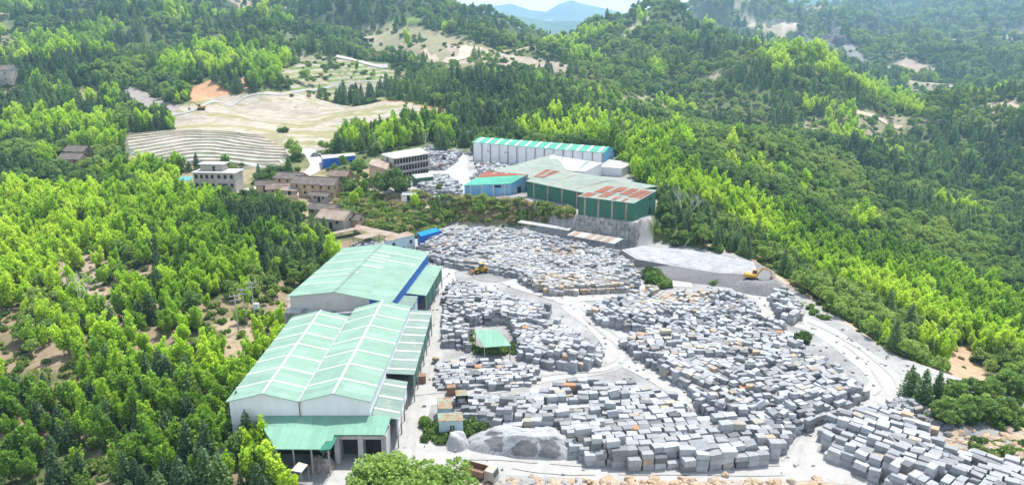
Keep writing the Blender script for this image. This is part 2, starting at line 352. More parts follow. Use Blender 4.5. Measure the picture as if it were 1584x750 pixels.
SPEC = [  # stands of one species: outline, distances, kind, share
 ([(-200,255),(0,262),(130,272),(330,310),(370,380),(330,470),(200,500),(60,470),(-200,520)], 90, 245, 'bamboo', .85),
 ([(-300,500),(0,470),(330,470),(440,480),(470,560),(420,750),(-300,750)], 60, 170, 'bamboo', .66),
 ([(330,310),(420,320),(530,370),(520,420),(470,440),(380,430),(370,380)], 130, 225, 'conifer', .6),
 ([(430,395),(480,400),(520,390),(470,450),(430,450)], 130, 200, 'broad', .8),
 ([(-50,380),(75,395),(80,470),(60,540),(-50,540)], 100, 200, 'broad', .75),
 ([(330,560),(400,560),(440,700),(400,750),(330,700)], 70, 140, 'conifer', .3),
 ([(940,235),(1010,238),(1060,270),(1090,310),(1010,305),(960,270)], 200, 330, 'bamboo', .9),
 ([(1090,285),(1180,325),(1300,375),(1400,400),(1584,480),(1700,520),(1700,600),(1560,560),(1400,500),(1280,440),(1160,370),(1060,300)], 120, 330, 'bamboo', .82),
 ([(1000,300),(1060,300),(1160,360),(1250,420),(1240,470),(1100,390),(1010,370)], 170, 260, 'conifer', .5),
 ([(1230,440),(1400,520),(1470,600),(1400,600),(1300,520)], 90, 200, 'broad', .6),
 ([(1240,440),(1400,500),(1480,560),(1410,600),(1300,520)], 90, 200, 'conifer', .3),
 ([(510,190),(640,188),(700,200),(700,228),(640,235),(520,235)], 290, 370, 'bamboo', .62),
 ([(510,190),(640,188),(700,200),(700,228),(640,235),(520,235)], 290, 370, 'conifer', 1),
 ([(800,205),(920,215),(950,235),(880,228),(800,218)], 300, 360, 'bamboo', .85),
 ([(590,110),(700,100),(850,120),(960,180),(980,220),(900,220),(800,210),(650,190),(600,160)], 320, 520, 'conifer', .6),
 ([(60,90),(100,60),(190,30),(190,60),(120,95),(60,110)], 420, 800, 'bamboo', .75),
 ([(240,110),(300,95),(300,135),(240,130)], 400, 620, 'bamboo', .8),
 ([(300,80),(440,80),(460,130),(390,140),(310,115)], 400, 640, 'bamboo', .65),
 ([(0,150),(90,165),(190,180),(180,165),(80,150),(0,130)], 300, 480, 'bamboo', .4),
 ([(130,145),(190,155),(190,172),(140,170)], 300, 460, 'bamboo', .8),
 ([(600,70),(700,70),(680,80),(610,85)], 450, 900, 'bamboo', .5),
 ([(1330,130),(1420,170),(1425,188),(1380,170),(1320,145)], 450, 900, 'bamboo', .85),
 ([(880,55),(930,60),(920,75),(880,72)], 500, 1000, 'bamboo', .7),
 ([(1184,130),(1290,150),(1300,190),(1184,195)], 400, 800, 'conifer', .6),
 ([(1290,215),(1430,235),(1500,260),(1430,300),(1320,260)], 350, 620, 'conifer', .6),
 ([(1480,120),(1700,120),(1700,420),(1584,420),(1420,320),(1430,260)], 230, 700, 'conifer', .38),
 ([(1050,200),(1180,210),(1330,280),(1380,340),(1300,360),(1180,320),(1080,270)], 220, 460, 'broad', .92),
]
# ---------------------------------------------------------------- ground sheet
def axis(parts):
    out = []
    for a, b, s in parts: out += list(np.arange(a, b, s))
    return np.array(out)
gy = axis([(-400,40,20),(40,70,3),(70,235,1.0),(235,350,1.3),(350,620,2.6),(620,1200,7),(1200,2100,18),(2100,3200,60)]); gy = np.append(gy, 3200)
nx = 520; gs = np.linspace(-1, 1, nx); gs = gs*.62 + .38*gs**3
GX = np.empty((len(gy), nx)); GY = np.repeat(gy[:,None], nx, 1)
for i, y in enumerate(gy):
    W = 330 + max(0, y-60)*.95; GX[i] = gs*W
GZ = H(GX, GY)
gpx, gpy = proj(GX, GY, GZ)
col = np.zeros(GX.shape+(3,)); col[:] = FORESTFLOOR
jx = (fbm(GX/9, GY/9, 3)-.5)*10; jy = (fbm(GX/9+50, GY/9+50, 3)-.5)*6
for poly, c, dens, y0, y1 in ZONES:
    k = inpoly(gpx+jx, gpy+jy, poly) & (GY > y0) & (GY < y1); col[k] = np.array(c)*.72
for zi, st in ((9, 2.6), (16, 2.2)):        # old stone-edged terraces following the contours
    poly, c, dens, y0, y1 = ZONES[zi]; k = inpoly(gpx+jx, gpy+jy, poly) & (GY > y0) & (GY < y1); f_ = (GZ+1.2*fbm(GX/20, GY/20, 3))/st; f_ = f_-np.floor(f_)
    col[k & (f_ < .38)] = (.36,.32,.27); col[k & (f_ > .38) & (vn(GX/18, GZ/2.5) > .55)] = (.15,.20,.06)
# hay-coloured streaks and cut ground in the big field, mottled shrubs in the open slopes
n = fbm(GX/22, GY/9, 4)
k = inpoly(gpx, gpy, ZONES[0][0]) & (GY > 300) & (GY < 500); col[k] = np.array(CREAM)*.74*(.62+.7*n[k,None]) ; k2 = k & (n > .6); col[k2] = (.27,.26,.13)
k2 = k & (fbm(GX/5, GY/2.2, 3) > .6); col[k2] *= .82
k = (np.abs(col[...,0]-.26*.72) < .005); k2 = k & (fbm(GX/14, GY/14, 3) > .52); col[k2] = (.27,.25,.12)
k = (np.abs(col[...,0]-.24*.72) < .004); k2 = k & (fbm(GX/8+5, GY/8, 3) > .5); col[k2] = (.29,.25,.15)
lh = (GY < 262) & (GX < -20) & (np.abs(col[...,0]-FORESTFLOOR[0]) < .01); mn = ss(.42, .56, fbm(GX/12, GY/12, 4))[...,None]; col = np.where(lh[...,None], (1-mn)*np.array((.10,.12,.05))+mn*np.array((.25,.19,.13)), col)
# far bare cuts between the trees
col[(GY > 750) & (np.abs(col[...,0]-FORESTFLOOR[0]) < .01)] = (.07,.10,.045)
farbare = (GY > 600) & (fbm(GX/60+9, GY/60+2, 4) > .72); col[farbare] = (.33,.28,.20)
dy = sdf(GX.ravel(), GY.ravel(), YARD).reshape(GX.shape); yn = fbm(GX/7, GY/7, 4)
k = dy < 1.5; col[k] = np.array((.30,.30,.295))*(.6+.75*yn[k,None])
k = (dy >= 1.5) & (dy < 5) & (GX > 55) ; col[k] = (.44,.34,.25)
k = (dy >= .6) & (dy < 14) & (GY < 90) & (GX > -15); col[k] = (.42,.35,.28)
dt = sdf(GX.ravel(), GY.ravel(), TERR).reshape(GX.shape); k = dt < 1; col[k] = np.array((.31,.31,.30))*(.6+.75*yn[k,None])
idx = np.arange(GX.size).reshape(GX.shape)
Q = np.stack([idx[:-1,:-1], idx[:-1,1:], idx[1:,1:], idx[1:,:-1]], -1).reshape(-1, 4)
gm = np_mesh('ground', np.stack([GX, GY, GZ], -1).reshape(-1, 3), Q, M['ground'])
at = gm.attributes.new('col', 'FLOAT_COLOR', 'POINT'); at.data.foreach_set('color', np.concatenate([col.reshape(-1,3), np.ones((GX.size,1))], 1).astype(np.float32).ravel())
gm.polygons.foreach_set('use_smooth', [True]*len(gm.polygons))
tag(link('ground', gm), kind='structure')
# ---------------------------------------------------------------- roads
M['road'] = plain('stone_dust_road', (.50,.495,.48), .16, .5, .95, .1, dirt=(.44,.44,.43))
M['concrete_road'] = plain('concrete_road', (.56,.55,.53), .1, .4, .9, .2)
M['rut'] = plain('tyre_rut', (.46,.455,.44), .2, .8, .95, .1)
M['track'] = plain('earth_track', (.66,.55,.42), .15, .5, .95, .1)
FREE = []     # (polyline, half width) kept clear of trees
def road(name, px, width, mat, lift=.06, flat=None):
    c = [P(a, b, flat) if flat is not None else hit(a, b, 90) for a, b in px]
    q = []
    for i in range(len(c)-1):
        n = max(2, int((c[i+1]-c[i]).length/2.0))
        p0 = c[max(i-1,0)]; p3 = c[min(i+2,len(c)-1)]
        for k in range(n):
            t = k/n; q.append(.5*((2*c[i])+(-p0+c[i+1])*t+(2*p0-5*c[i]+4*c[i+1]-p3)*t*t+(-p0+3*c[i]-3*c[i+1]+p3)*t**3))
    q.append(c[-1]); v = []; f = []; m = 6
    for i, p in enumerate(q):
        d = (q[min(i+1,len(q)-1)]-q[max(i-1,0)]); d.z = 0; d = d.normalized() if d.length > 0 else Vector((1,0,0)); s = Vector((-d.y, d.x, 0))
        wj = width*(1+.18*(float(vn(p.x/6+3, p.y/6))-.5)*2)
        for k in range(m+1):
            u = (k/m-.5)*wj; a = p+s*u; v.append((a.x, a.y, 0))
    V = np.array(v); V[:,2] = H(V[:,0], V[:,1])+lift
    for i in range(len(q)-1):
        for k in range(m): a = i*(m+1)+k; f.append((a+1, a, a+m+1, a+m+2))
    FREE.append(([(p.x, p.y) for p in q], width/2+1))
    o = link(name, mesh(name, V, f, mat, True)); tag(o, kind='structure'); return o
road('quarry_road', [(520,752),(580,728),(660,702),(760,712),(900,722),(1050,724),(1180,722),(1240,724),(1310,746),(1380,778)], 7.5, M['road'], .02)
road('quarry_road', [(625,705),(640,640),(655,580),(672,520),(682,460),(690,418),(672,392)], 5.0, M['road'], .03)
road('quarry_road', [(1222,716),(1250,662),(1330,628),(1372,598),(1330,550),(1260,505),(1205,490),(1170,455)], 6.5, M['road'], .04)
road('quarry_road', [(640,618),(760,600),(860,578),(935,568),(962,540),(930,505),(885,470)], 6.2, M['road'], .05)
road('quarry_road', [(862,466),(900,462),(960,458),(1010,440),(1070,440)], 5.5, M['road'], .08)
road('quarry_road', [(930,545),(1000,575),(1060,610),(1090,632)], 5.0, M['road'], .06)
road('quarry_road', [(892,470),(850,456),(800,440),(760,420),(730,412)], 5.5, M['road'], .07)
road('terrace_road', [(712,238),(705,262),(718,285),(700,298)], 9, M['road'], .05)
road('valley_road', [(228,186),(300,172),(370,157),(440,147),(520,135),(600,130)], 2.0, M['rut'], .3)
road('village_road', [(470,232),(485,245),(488,262),(462,276),(420,288),(380,298),(330,304)], 6.0, M['concrete_road'], .2)
road('hill_track', [(1312,170),(1350,182),(1395,200)], 4.5, M['track'], .6)
road('hill_track', [(520,88),(560,98),(600,104)], 4.0, M['concrete_road'], .6)
road('hill_track', [(655,78),(668,90),(674,102)], 6.0, M['track'], .6)
road('hill_track', [(690,102),(715,90),(722,78),(740,76)], 9.0, M['track'], .6)
def ruts(px, offs, w=.5, lift=.1):
    c = [P(a, b) for a, b in px]; q = []
    for i in range(len(c)-1):
        n = max(2, int((c[i+1]-c[i]).length/1.5)); p0 = c[max(i-1,0)]; p3 = c[min(i+2,len(c)-1)]
        for k in range(n): t = k/n; q.append(.5*((2*c[i])+(-p0+c[i+1])*t+(2*p0-5*c[i]+4*c[i+1]-p3)*t*t+(-p0+3*c[i]-3*c[i+1]+p3)*t**3))
    V, Fq = [], []
    for o_ in offs:
        run = 0
        for i, p in enumerate(q[:-1]):
            d = (q[i+1]-p).normalized(); s = Vector((-d.y, d.x, 0)); wob = (float(vn(p.x/9+o_, p.y/9))-.5)*1.6; a = p+s*(o_+wob); ww = w*(.5+float(vn(p.x/3, p.y/3+o_)))
            gap = float(vn(p.x/5+40+o_, p.y/5)) < .3
            V += [(a+s*ww/2)+UPZ*lift, (a-s*ww/2)+UPZ*lift]
            if run and not gap: k = len(V); Fq.append((k-4, k-3, k-1, k-2))
            run = 1
        run = 0
    Vn = [tuple(v) for v in V]; Fq = [f for f in Fq if (Vector(Vn[f[0]])-Vector(Vn[f[2]])).length < 4]
    tag(link('tyre_ruts', mesh('tyre_ruts', Vn, Fq, M['rut'])), kind='structure')
UPZ = Vector((0,0,1))
ruts([(620,716),(700,708),(900,722),(1050,724),(1180,722),(1240,724)], (-1.7,.1))
ruts([(625,705),(640,640),(655,580),(672,520),(682,460),(688,425)], (-1.2,.6))
ruts([(1222,716),(1250,662),(1330,628),(1372,598),(1330,550),(1260,505),(1205,490)], (-1.2,.5), lift=.11)
ruts([(640,618),(760,600),(860,578),(935,568),(962,540),(930,505),(885,470)], (-.8,.9), lift=.12)
# ---------------------------------------------------------------- crowns
def leaves(n, centres, size, up=.35, aspect=1.0, droop=0.0):
    """n small quads at the given centres, turned at random about outward-and-up normals"""
    c = np.asarray(centres); k = len(c)
    nrm = RNG.normal(size=(k,3)); nrm[:,2] = np.abs(nrm[:,2])+up; nrm /= np.linalg.norm(nrm, axis=1)[:,None]
    a = RNG.normal(size=(k,3)); a -= (a*nrm).sum(1)[:,None]*nrm; a /= np.linalg.norm(a, axis=1)[:,None]; b = np.cross(nrm, a)
    s = size*RNG.uniform(.6, 1.35, k)[:,None]
    a = a*s*.5*aspect; b = b*s*.5
    V = np.stack([c-a-b*.6, c+a*.7-b, c+a+b*.5, c-a*.6+b], 1).reshape(-1,3)
    V[:,2] -= droop*size*RNG.random(len(V))
    return V, np.arange(len(V)).reshape(-1,4)
def crown_mesh(name, V, Q, mat):
    m = np_mesh(name, V, Q, mat); r = RNG.random(len(m.polygons)).astype(np.float32)
    at = m.attributes.new('leaf', 'FLOAT', 'FACE'); at.data.foreach_set('value', r[:len(m.polygons)]); return m
def clumped(blobs, n, shell=.55):
    out = []
    w_ = np.array([b[3]**2 for b in blobs]); w_ = w_/w_.sum()
    for (x, y, z, r, *sq), cnt in zip(blobs, RNG.multinomial(n, w_)):
        d = RNG.normal(size=(cnt,3)); d /= np.linalg.norm(d, axis=1)[:,None]; rr = r*(shell+(1-shell)*RNG.random(cnt)**.6)[:,None]
        p = d*rr; p[:,2] *= sq[0] if sq else .8; out.append(p+np.array((x,y,z)))
    return np.concatenate(out)
def bamboo_parts(i, n=2100):
    h = 1.0; lean = Vector((math.cos(i*2.1), math.sin(i*2.1), 0))*(.7+.35*random.random()); H0 = 10.5
    blobs = []; tr = MB(); culms = 5
    for c in range(culms):
        off = Vector((random.uniform(-1.5,1.5), random.uniform(-1.5,1.5), 0)); ln = lean+Vector((random.uniform(-.5,.5), random.uniform(-.5,.5), 0)); hh = H0*random.uniform(.68,1.08)
        def at(t): return off*(.4+t)+ln*(t**2.6)*1.25+Vector((0,0,hh*(t-.045*t**4)))
        for k in range(7): tr.bar(at(k/7), at((k+1)/7), .085*(1-k/9), .085*(1-(k+1)/9), 4)
        for k in range(7):
            t = .30+.70*k/6; p = at(t); r = (.38+.95*math.sin(math.pi*min(1,(t-.24)/.80))**.9)*random.uniform(.7,1.15)
            blobs.append((p.x+random.uniform(-.4,.4), p.y+random.uniform(-.4,.4), p.z, r, .95))
    c = clumped(blobs, n, .2); V, Q = leaves(n, c, .34, .1, 1.9, .6)
    return tr, crown_mesh('bamboo_crown', V, Q, M['bamboo'])
def conifer_parts(i, n=1500):
    hh = 9.2; tr = MB(); tr.bar((0,0,-.5), (0,0,hh*.95), .2, .03, 6); c = []
    R = [2.0,2.4,1.7,2.2][i%4]
    tiers = 15
    for t in range(tiers):
        u = t/(tiers-1); z = hh*(.17+.83*u); r = R*1.15*(1-u)**.6*random.uniform(.85,1.12)+.12; k = int(n*(1-u+.07)/(tiers*.57)); nb = 5+int(5*(1-u)); ph = random.random()*6
        a = ph+RNG.integers(0, nb, k)*2*math.pi/nb+RNG.normal(0, .16, k); q = RNG.random(k)**.6*r
        c.append(np.stack([np.cos(a)*q, np.sin(a)*q, z-q*.28+RNG.normal(0,.16,k)], 1))
    c = np.concatenate(c); V, Q = leaves(len(c), c, .34, .5, 1.3, .3)
    return tr, crown_mesh('conifer_crown', V, Q, M['conifer'])
def broad_parts(i, n=1700, R=2.7, Hh=7.2, key='broad', nm='broadleaf_crown', ls=.36):
    tr = MB(); tr.bar((0,0,-.5), (0,0,Hh*.5), .2, .13, 6); blobs = []
    for k in range(15):
        a = random.random()*6.283; q = R*.85*random.random()**.6; z = Hh*.62+random.uniform(-.22,.32)*Hh*(1-.55*q/R)
        r = R*random.uniform(.22,.46); blobs.append((math.cos(a)*q, math.sin(a)*q, z, r, .78)); tr.bar((0,0,Hh*.35), (math.cos(a)*q*.8, math.sin(a)*q*.8, z), .09, .03, 4)
    blobs.append((0,0,Hh*.72,R*.55,.8))
    c = clumped(blobs, n, .62); V, Q = leaves(n, c, ls, .25, 1.1, .15)
    return tr, crown_mesh(nm, V, Q, M[key])
def shrub_parts(i, n=260):
    blobs = [(random.uniform(-.7,.7), random.uniform(-.7,.7), random.uniform(.4,.9), random.uniform(.5,.8), .8) for _ in range(4)]
    c = clumped(blobs, n, .5); V, Q = leaves(n, c, .32, .3, 1.2, .1); return None, crown_mesh('shrub_leaves', V, Q, M['shrub'])
PROTO = {}
for key, fn, nm in (('bamboo', bamboo_parts, 'trunk'), ('conifer', conifer_parts, 'trunk'), ('broad', broad_parts, 'trunk'), ('shrub', shrub_parts, None)):
    PROTO[key] = []
    for i in range(5 if key != 'shrub' else 3):
        tr, cm = fn(i); tm = mesh('trunk', tr.v, tr.f, M['culm' if key == 'bamboo' else 'bark'], True) if tr else None
        PROTO[key].append((tm, cm))
# ---------------------------------------------------------------- tree sites
KEEP = []     # world outlines kept clear of trees (buildings, heaps), added in pixel terms at their distance
def clear(px, z): KEEP.append([(p.x, p.y) for p in ring(px, z)])
KEEP.append([(-41.5,92),(-41.5,133),(-45,136),(-41,172),(-18,172),(-16,92)])
for q in ([(590,262),(590,240),(670,225),(680,262)], [(565,262),(570,245),(600,245),(600,285),(570,285)]): clear(q, 8)
def keepz(px): KEEP.append([(p.x, p.y) for p in (hit(a, b, 150) for a, b in px)])
for q in ([(488,262),(560,258),(556,236),(490,240)], [(412,316),(440,322),(548,318),(552,290),(540,278),(440,272),(415,290)], [(470,356),(556,362),(560,330),(480,326)], [(618,318),(652,318),(650,300),(620,300)],
          [(510,396),(690,380),(690,352),(560,350),(515,360)], [(280,300),(380,300),(378,270),(285,275)], [(90,268),(150,266),(150,240),(95,240)], [(300,308),(460,300),(470,285),(420,285),(330,300)]): keepz(q)
for a in ((262,212),(330,206)): pass
sites = {k: [] for k in PROTO}
def sample(y0, y1, sp, size):
    ys = np.arange(y0, y1, sp); X = []; Y = []
    for y in ys:
        wd = y*1.0+40; xs = np.arange(-wd, wd, sp); X.append(xs+RNG.uniform(-.5,.5,len(xs))*sp); Y.append(np.full(len(xs), y)+RNG.uniform(-.5,.5,len(xs))*sp)
    X = np.concatenate(X); Y = np.concatenate(Y); Z = H(X, Y)
    px, py = proj(X, Y, Z)
    keep = (py < 840) & (px > np.where(Y > 262, -330, -120)) & (px < np.where(Y > 262, 1850, 1700))
    X, Y, Z, px, py = X[keep], Y[keep], Z[keep], px[keep], py[keep]
    dens = np.full(len(X), 1.0)
    hill = (Y < 245) & (X < -20); dens[hill] = .93-.5*(fbm(X[hill]/16+3, Y[hill]/16, 3) > .56)*(Y[hill] < 180)
    for poly, c, d, a, b in ZONES:
        dens[inpoly(px, py, poly) & (Y > a) & (Y < b)] = d
    dens[(Y > 600) & (fbm(X/60+9, Y/60+2, 4) > .70)] = .12
    dens[sdf(X, Y, YARD) < np.where((X < -30) & (Y < 200), .2, 2.0)] = 0; dens[sdf(X, Y, TERR) < 2.0] = 0
    dens[(Y < 90) & (X > -31)] = 0
    for q in KEEP: dens[sdf(X, Y, q) < 1.2] = 0
    for line, hw in FREE:
        L = np.array(line); near = (X > L[:,0].min()-9) & (X < L[:,0].max()+9) & (Y > L[:,1].min()-9) & (Y < L[:,1].max()+9)
        if near.any():
            d = np.min(np.hypot(X[near][:,None]-L[None,:,0], Y[near][:,None]-L[None,:,1]), 1); q = dens[near]; q[d < hw+1.6] = 0; dens[near] = q
    go = RNG.random(len(X)) < dens
    X, Y, Z, px, py, dens = X[go], Y[go], Z[go], px[go], py[go], dens[go]
    sn = fbm(X/38, Y/38, 4); s2 = fbm(X/60+30, Y/60+70, 3)
    kind = np.where(sn > .64, 'conifer', 'broad').astype(object); kind[(s2 > .63) & (Y < 900)] = 'bamboo'
    left = (X < -10) & (Y > 380); kind[left & (sn > .56)] = 'conifer'
    gl = (Y > 330) & (fbm(X/34+71, Y/34+5, 3) > .60) & (RNG.random(len(X)) < .75); kind[gl] = 'shrub'
    done = np.zeros(len(X), bool)
    for poly, a, b, sp_, share in SPEC:
        k = inpoly(px, py, poly) & (Y > a) & (Y < b) & ~done; r = RNG.random(len(X)) < share; kind[k & r] = sp_; done |= k & r
    opn = dens < .5; r = RNG.random(len(X)); shr = opn & (r < .72) & (Y < 900); kind[shr] = 'shrub'
    tn = fbm(X/26+9, Y/26+4, 3)
    for k in PROTO:
        m = kind == k
        s = size*np.clip(RNG.lognormal(0, .24, m.sum()), .5, 1.6)*(1.5 if k == 'shrub' and size > .9 else 1); t = np.clip((.60 if k == 'bamboo' else .5)+(tn[m]-.5)*1.7+RNG.normal(0, .19, m.sum()), 0, 1)
        if k != 'shrub': t = np.clip(t+.17*((X[m] > 0) & (Y[m] > 300)), 0, .97)
        if k == 'bamboo': t = np.clip(t-.16*((X[m] < -20) & (Y[m] < 165)), 0, 1)
        sites[k].append(np.stack([X[m], Y[m], Z[m], s, t, px[m], py[m]], 1))
sample(72, 262, 2.35, .54)
sample(262, 420, 3.4, .76)
sample(420, 700, 4.8, .98)
sample(700, 1200, 7.6, 1.35)
sample(1200, 2600, 13.5, 2.3)
for k in sites: sites[k] = np.concatenate(sites[k])
def under(y0, y1, sp, size, x1=1e9):        # low growth between the trees
    ys = np.arange(y0, y1, sp); X, Y = [], []
    for y in ys:
        xs = np.arange(-y*.78-40, min(x1, y*.78+40), sp); X.append(xs+RNG.uniform(-.5,.5,len(xs))*sp); Y.append(y+RNG.uniform(-.5,.5,len(xs))*sp)
    X, Y = np.concatenate(X), np.concatenate(Y); Z = H(X, Y); px, py = proj(X, Y, Z); k = (py < 800) & (px > -60) & (px < 1650) & (sdf(X, Y, YARD) > 1.2) & (sdf(X, Y, TERR) > 1.5)
    k &= ~((Y < 92) & (X > -31))
    for q in KEEP: k &= sdf(X, Y, q) > .8
    d = np.full(len(X), .75)
    for poly, c, dd, a, b in ZONES: d[inpoly(px, py, poly) & (Y > a) & (Y < b)] = dd*.55
    for line, hw in FREE:
        L = np.array(line); near = (X > L[:,0].min()-9) & (X < L[:,0].max()+9) & (Y > L[:,1].min()-9) & (Y < L[:,1].max()+9)
        if near.any(): q = d[near]; q[np.min(np.hypot(X[near][:,None]-L[None,:,0], Y[near][:,None]-L[None,:,1]), 1) < hw+.6] = 0; d[near] = q
    d *= .35+1.1*(fbm(X/10, Y/10, 3) > .47)
    k &= RNG.random(len(X)) < d; m = k.sum(); s = size*np.clip(RNG.lognormal(0, .35, m), .4, 2); t = np.clip(fbm(X[k]/20, Y[k]/20, 3)*.9+RNG.normal(0,.13,m)-.05, 0, .85)
    sites['shrub'] = np.concatenate([sites['shrub'], np.stack([X[k], Y[k], Z[k]-.1, s, t, px[k], py[k]], 1)])
under(72, 262, 2.3, .85)
under(262, 520, 3.6, 1.3)
# hand-placed trees seen one by one in the village and along the yard
def tree_at(k, px, py, s, t, Y=None):
    p = hit(px, py, 70) if Y is None else PY(px, py, Y); sites[k] = np.concatenate([sites[k], [[p.x, p.y, Hs(p.x, p.y), s, t, px, py]]])
# shrubs sprinkled through open village ground, on banks and among the stacks
def scatter(poly, n, k, s, t, y0, y1):
    xs = [p[0] for p in poly]; ys = [p[1] for p in poly]; c = 0
    while c < n:
        a, b = random.uniform(min(xs), max(xs)), random.uniform(min(ys), max(ys))
        if not inpoly(a, b, poly): continue
        p = hit(a, b, y0); c += 1
        if p.y > y1: continue
        sites[k] = np.concatenate([sites[k], [[p.x, p.y, p.z, s*random.uniform(.6,1.3), min(1, max(0, random.gauss(t, .18))), a, b]]])
scatter([(640,300),(700,305),(890,325),(890,345),(760,345),(650,350)], 190, 'shrub', 1.2, .75, 190, 260)
scatter([(520,290),(560,290),(650,335),(700,345),(640,372),(560,350),(520,320)], 260, 'shrub', 1.2, .72, 190, 270)
scatter([(700,308),(800,310),(800,335),(740,340),(700,330)], 80, 'shrub', 1.0, 1.0, 190, 260)
scatter([(600,300),(660,305),(650,335),(580,335)], 50, 'shrub', .9, .95, 190, 270)
scatter([(540,270),(580,270),(570,300),(530,300)], 26, 'broad', .5, .5, 190, 280)
scatter([(1165,400),(1180,398),(1240,440),(1250,455),(1200,425)], 46, 'shrub', 1.0, .75, 150, 215)
scatter([(1235,470),(1290,500),(1260,490)], 10, 'shrub', .8, .5, 130, 200)
scatter([(992,424),(1010,424),(1040,442),(1030,448),(1000,440)], 26, 'shrub', 1.3, .35, 150, 215)
scatter([(655,650),(690,668),(742,650),(765,652),(740,672),(700,690),(655,690)], 60, 'shrub', .8, .3, 80, 130)
scatter([(726,540),(750,545),(795,538),(798,547),(740,552),(722,530),(720,500),(732,520)], 46, 'shrub', .75, .5, 100, 160)
scatter([(1070,428),(1120,432),(1150,440),(1100,440)], 16, 'shrub', .8, .5, 150, 200)
scatter([(1234,515),(1248,520),(1246,536),(1236,532)], 12, 'shrub', .9, .1, 120, 170)
scatter([(1490,680),(1584,690),(1600,740),(1520,715)], 26, 'shrub', .8, .5, 80, 130)
scatter([(400,262),(470,262),(450,285),(400,285)], 40, 'shrub', 1.2, .4, 240, 300)
scatter([(190,250),(290,262),(250,275),(190,262)], 60, 'shrub', 1.6, .4, 250, 330)
scatter([(1462,590),(1560,600),(1540,615),(1470,600)], 24, 'shrub', .9, .5, 100, 180)
scatter([(1440,640),(1560,645),(1584,660),(1450,665)], 34, 'broad', .5, .45, 80, 160)
scatter([(1400,610),(1584,615),(1584,665),(1440,655)], 120, 'shrub', .9, .5, 90, 160)
for a in [(1405,640,.8),(1425,655,.9),(1447,650,.75),(1412,628,.6),(1500,640,.7),(1530,650,.8),(1570,640,.75),(1478,650,.75)]: tree_at('conifer' if a[0] % 2 else 'broad', a[0], a[1]-26, a[2]*.8, .5)
for k_, a_, b_, s_, t_ in (('conifer',374,688,.85,.3),('conifer',386,706,.7,.4),('bamboo',398,716,.62,.7),('bamboo',414,738,.66,.9),('bamboo',432,760,.6,.85),('broad',368,715,.7,.5),('bamboo',392,748,.7,.6),('bamboo',446,778,.5,.8)): tree_at(k_, a_, b_, s_, t_)
HERO = [  # single trees anyone would pick out
 ('broad', 586,298,1.0,.3,'mid green tree left of the big dark round tree'),
 ('conifer', 305,262,.72,.15,'dark pointed conifer behind the grey concrete farmhouse'),
 ('conifer', 293,266,.45,.3,'shorter conifer left of the dark pointed one behind the farmhouse'),
 ('conifer', 524,238,.95,.0,'dark conifer behind the small blue walled shed'),
 ('broad', 374,262,.4,.1,'small round dark tree at the right end of the grey farmhouse'),
 ('broad', 398,284,.6,.5,'tree beside the white road below the terraces'),
 ('broad', 680,300,.5,.3,'small tree left of the blue walled workshop'),
 ('broad', 672,345,.5,.2,'dark bushy tree just above the small bright blue roof'),
]
# ---------------------------------------------------------------- plant the trees: the largest in view one by one, the rest as one mass per kind
NAMES = {'bamboo': 'bamboo_tree', 'conifer': 'conifer_tree', 'broad': 'broadleaf_tree'}
def zone(px, py, Y):
    if Y < 262:
        if px < 120 and py < 400: return 'upper left hillside, left edge'
        if px < 300 and py < 400: return 'upper left hillside below terraces'
        if px < 560 and py < 450: return 'ridge behind the mint roofs'
        if px < 160 and py < 560: return 'by bare soil, left hillside'
        if px < 330 and py < 560: return 'middle of left hillside'
        if px < 160: return 'bottom left corner'
        if px < 330: return 'low on left hillside'
        if px < 520: return 'beside nearest mint shed'
        if px < 760: return 'bottom edge by the road'
        if px < 1130 and py < 420: return 'slope right of green factory'
        if px < 1290: return 'slope behind yellow excavator'
        if py < 480: return 'bamboo belt right of quarry'
        if px < 1450: return 'rim right of quarry road'
        return 'orange earth cut, right edge'
    return 'valley behind the quarry'
ORD = 'first second third fourth fifth sixth seventh eighth ninth tenth eleventh twelfth thirteenth fourteenth fifteenth sixteenth seventeenth eighteenth nineteenth twentieth'.split()
def ordw(n):
    if n <= 20: return ORD[n-1]
    t, o = divmod(n, 10); T = {2:'twent',3:'thirt',4:'fort',5:'fift',6:'sixt'}.get(t, 'sevent'); return T+'ieth' if o == 0 else T+'y-'+ORD[o-1]
def placed(items, rowh, text):          # items: (key, column, row); orders things into rows counted upwards and places counted from the left
    out = {}; base = max(i[2] for i in items); rows = {}
    for it in items: rows.setdefault(int((base-it[2])//rowh), []).append(it)
    for rn, (r, m) in enumerate(sorted(rows.items())):
        for q, it in enumerate(sorted(m, key=lambda i: i[1])): out[it[0]] = text(ordw(q+1), ordw(rn+1))
    return out
LOOK = {'bamboo': ('deep green arching bamboo', 'bright lime arching bamboo'),
        'conifer': ('dark pointed conifer', 'mid green pointed conifer'),
        'broad': ('dark rounded broadleaf tree', 'fresh green rounded broadleaf tree')}
def plant(k, i, x, y, z, s, t, label, group, seen=[0]):
    tm, cm = PROTO[k][i % len(PROTO[k])]; rz = random.uniform(0, 6.283)
    r = empty(NAMES[k], (x, y, z-.1), label, 'tree', group, rz); r.scale = (s, s, s*random.uniform(.9, 1.12)) if k != 'broad' else (s, s, s)
    link('trunk', tm, r); c = link('crown', cm, r); c['tint'] = float(t); return r, c
LIM = {'bamboo': 290, 'conifer': 200, 'broad': 200}
PC = {k: [] for k in PROTO}
for k, px, py, s, t, lab in HERO:
    p = hit(px, py, 90); plant(k, random.randint(0,4), p.x, p.y, p.z, s, t, lab, 'trees that stand out in the village')
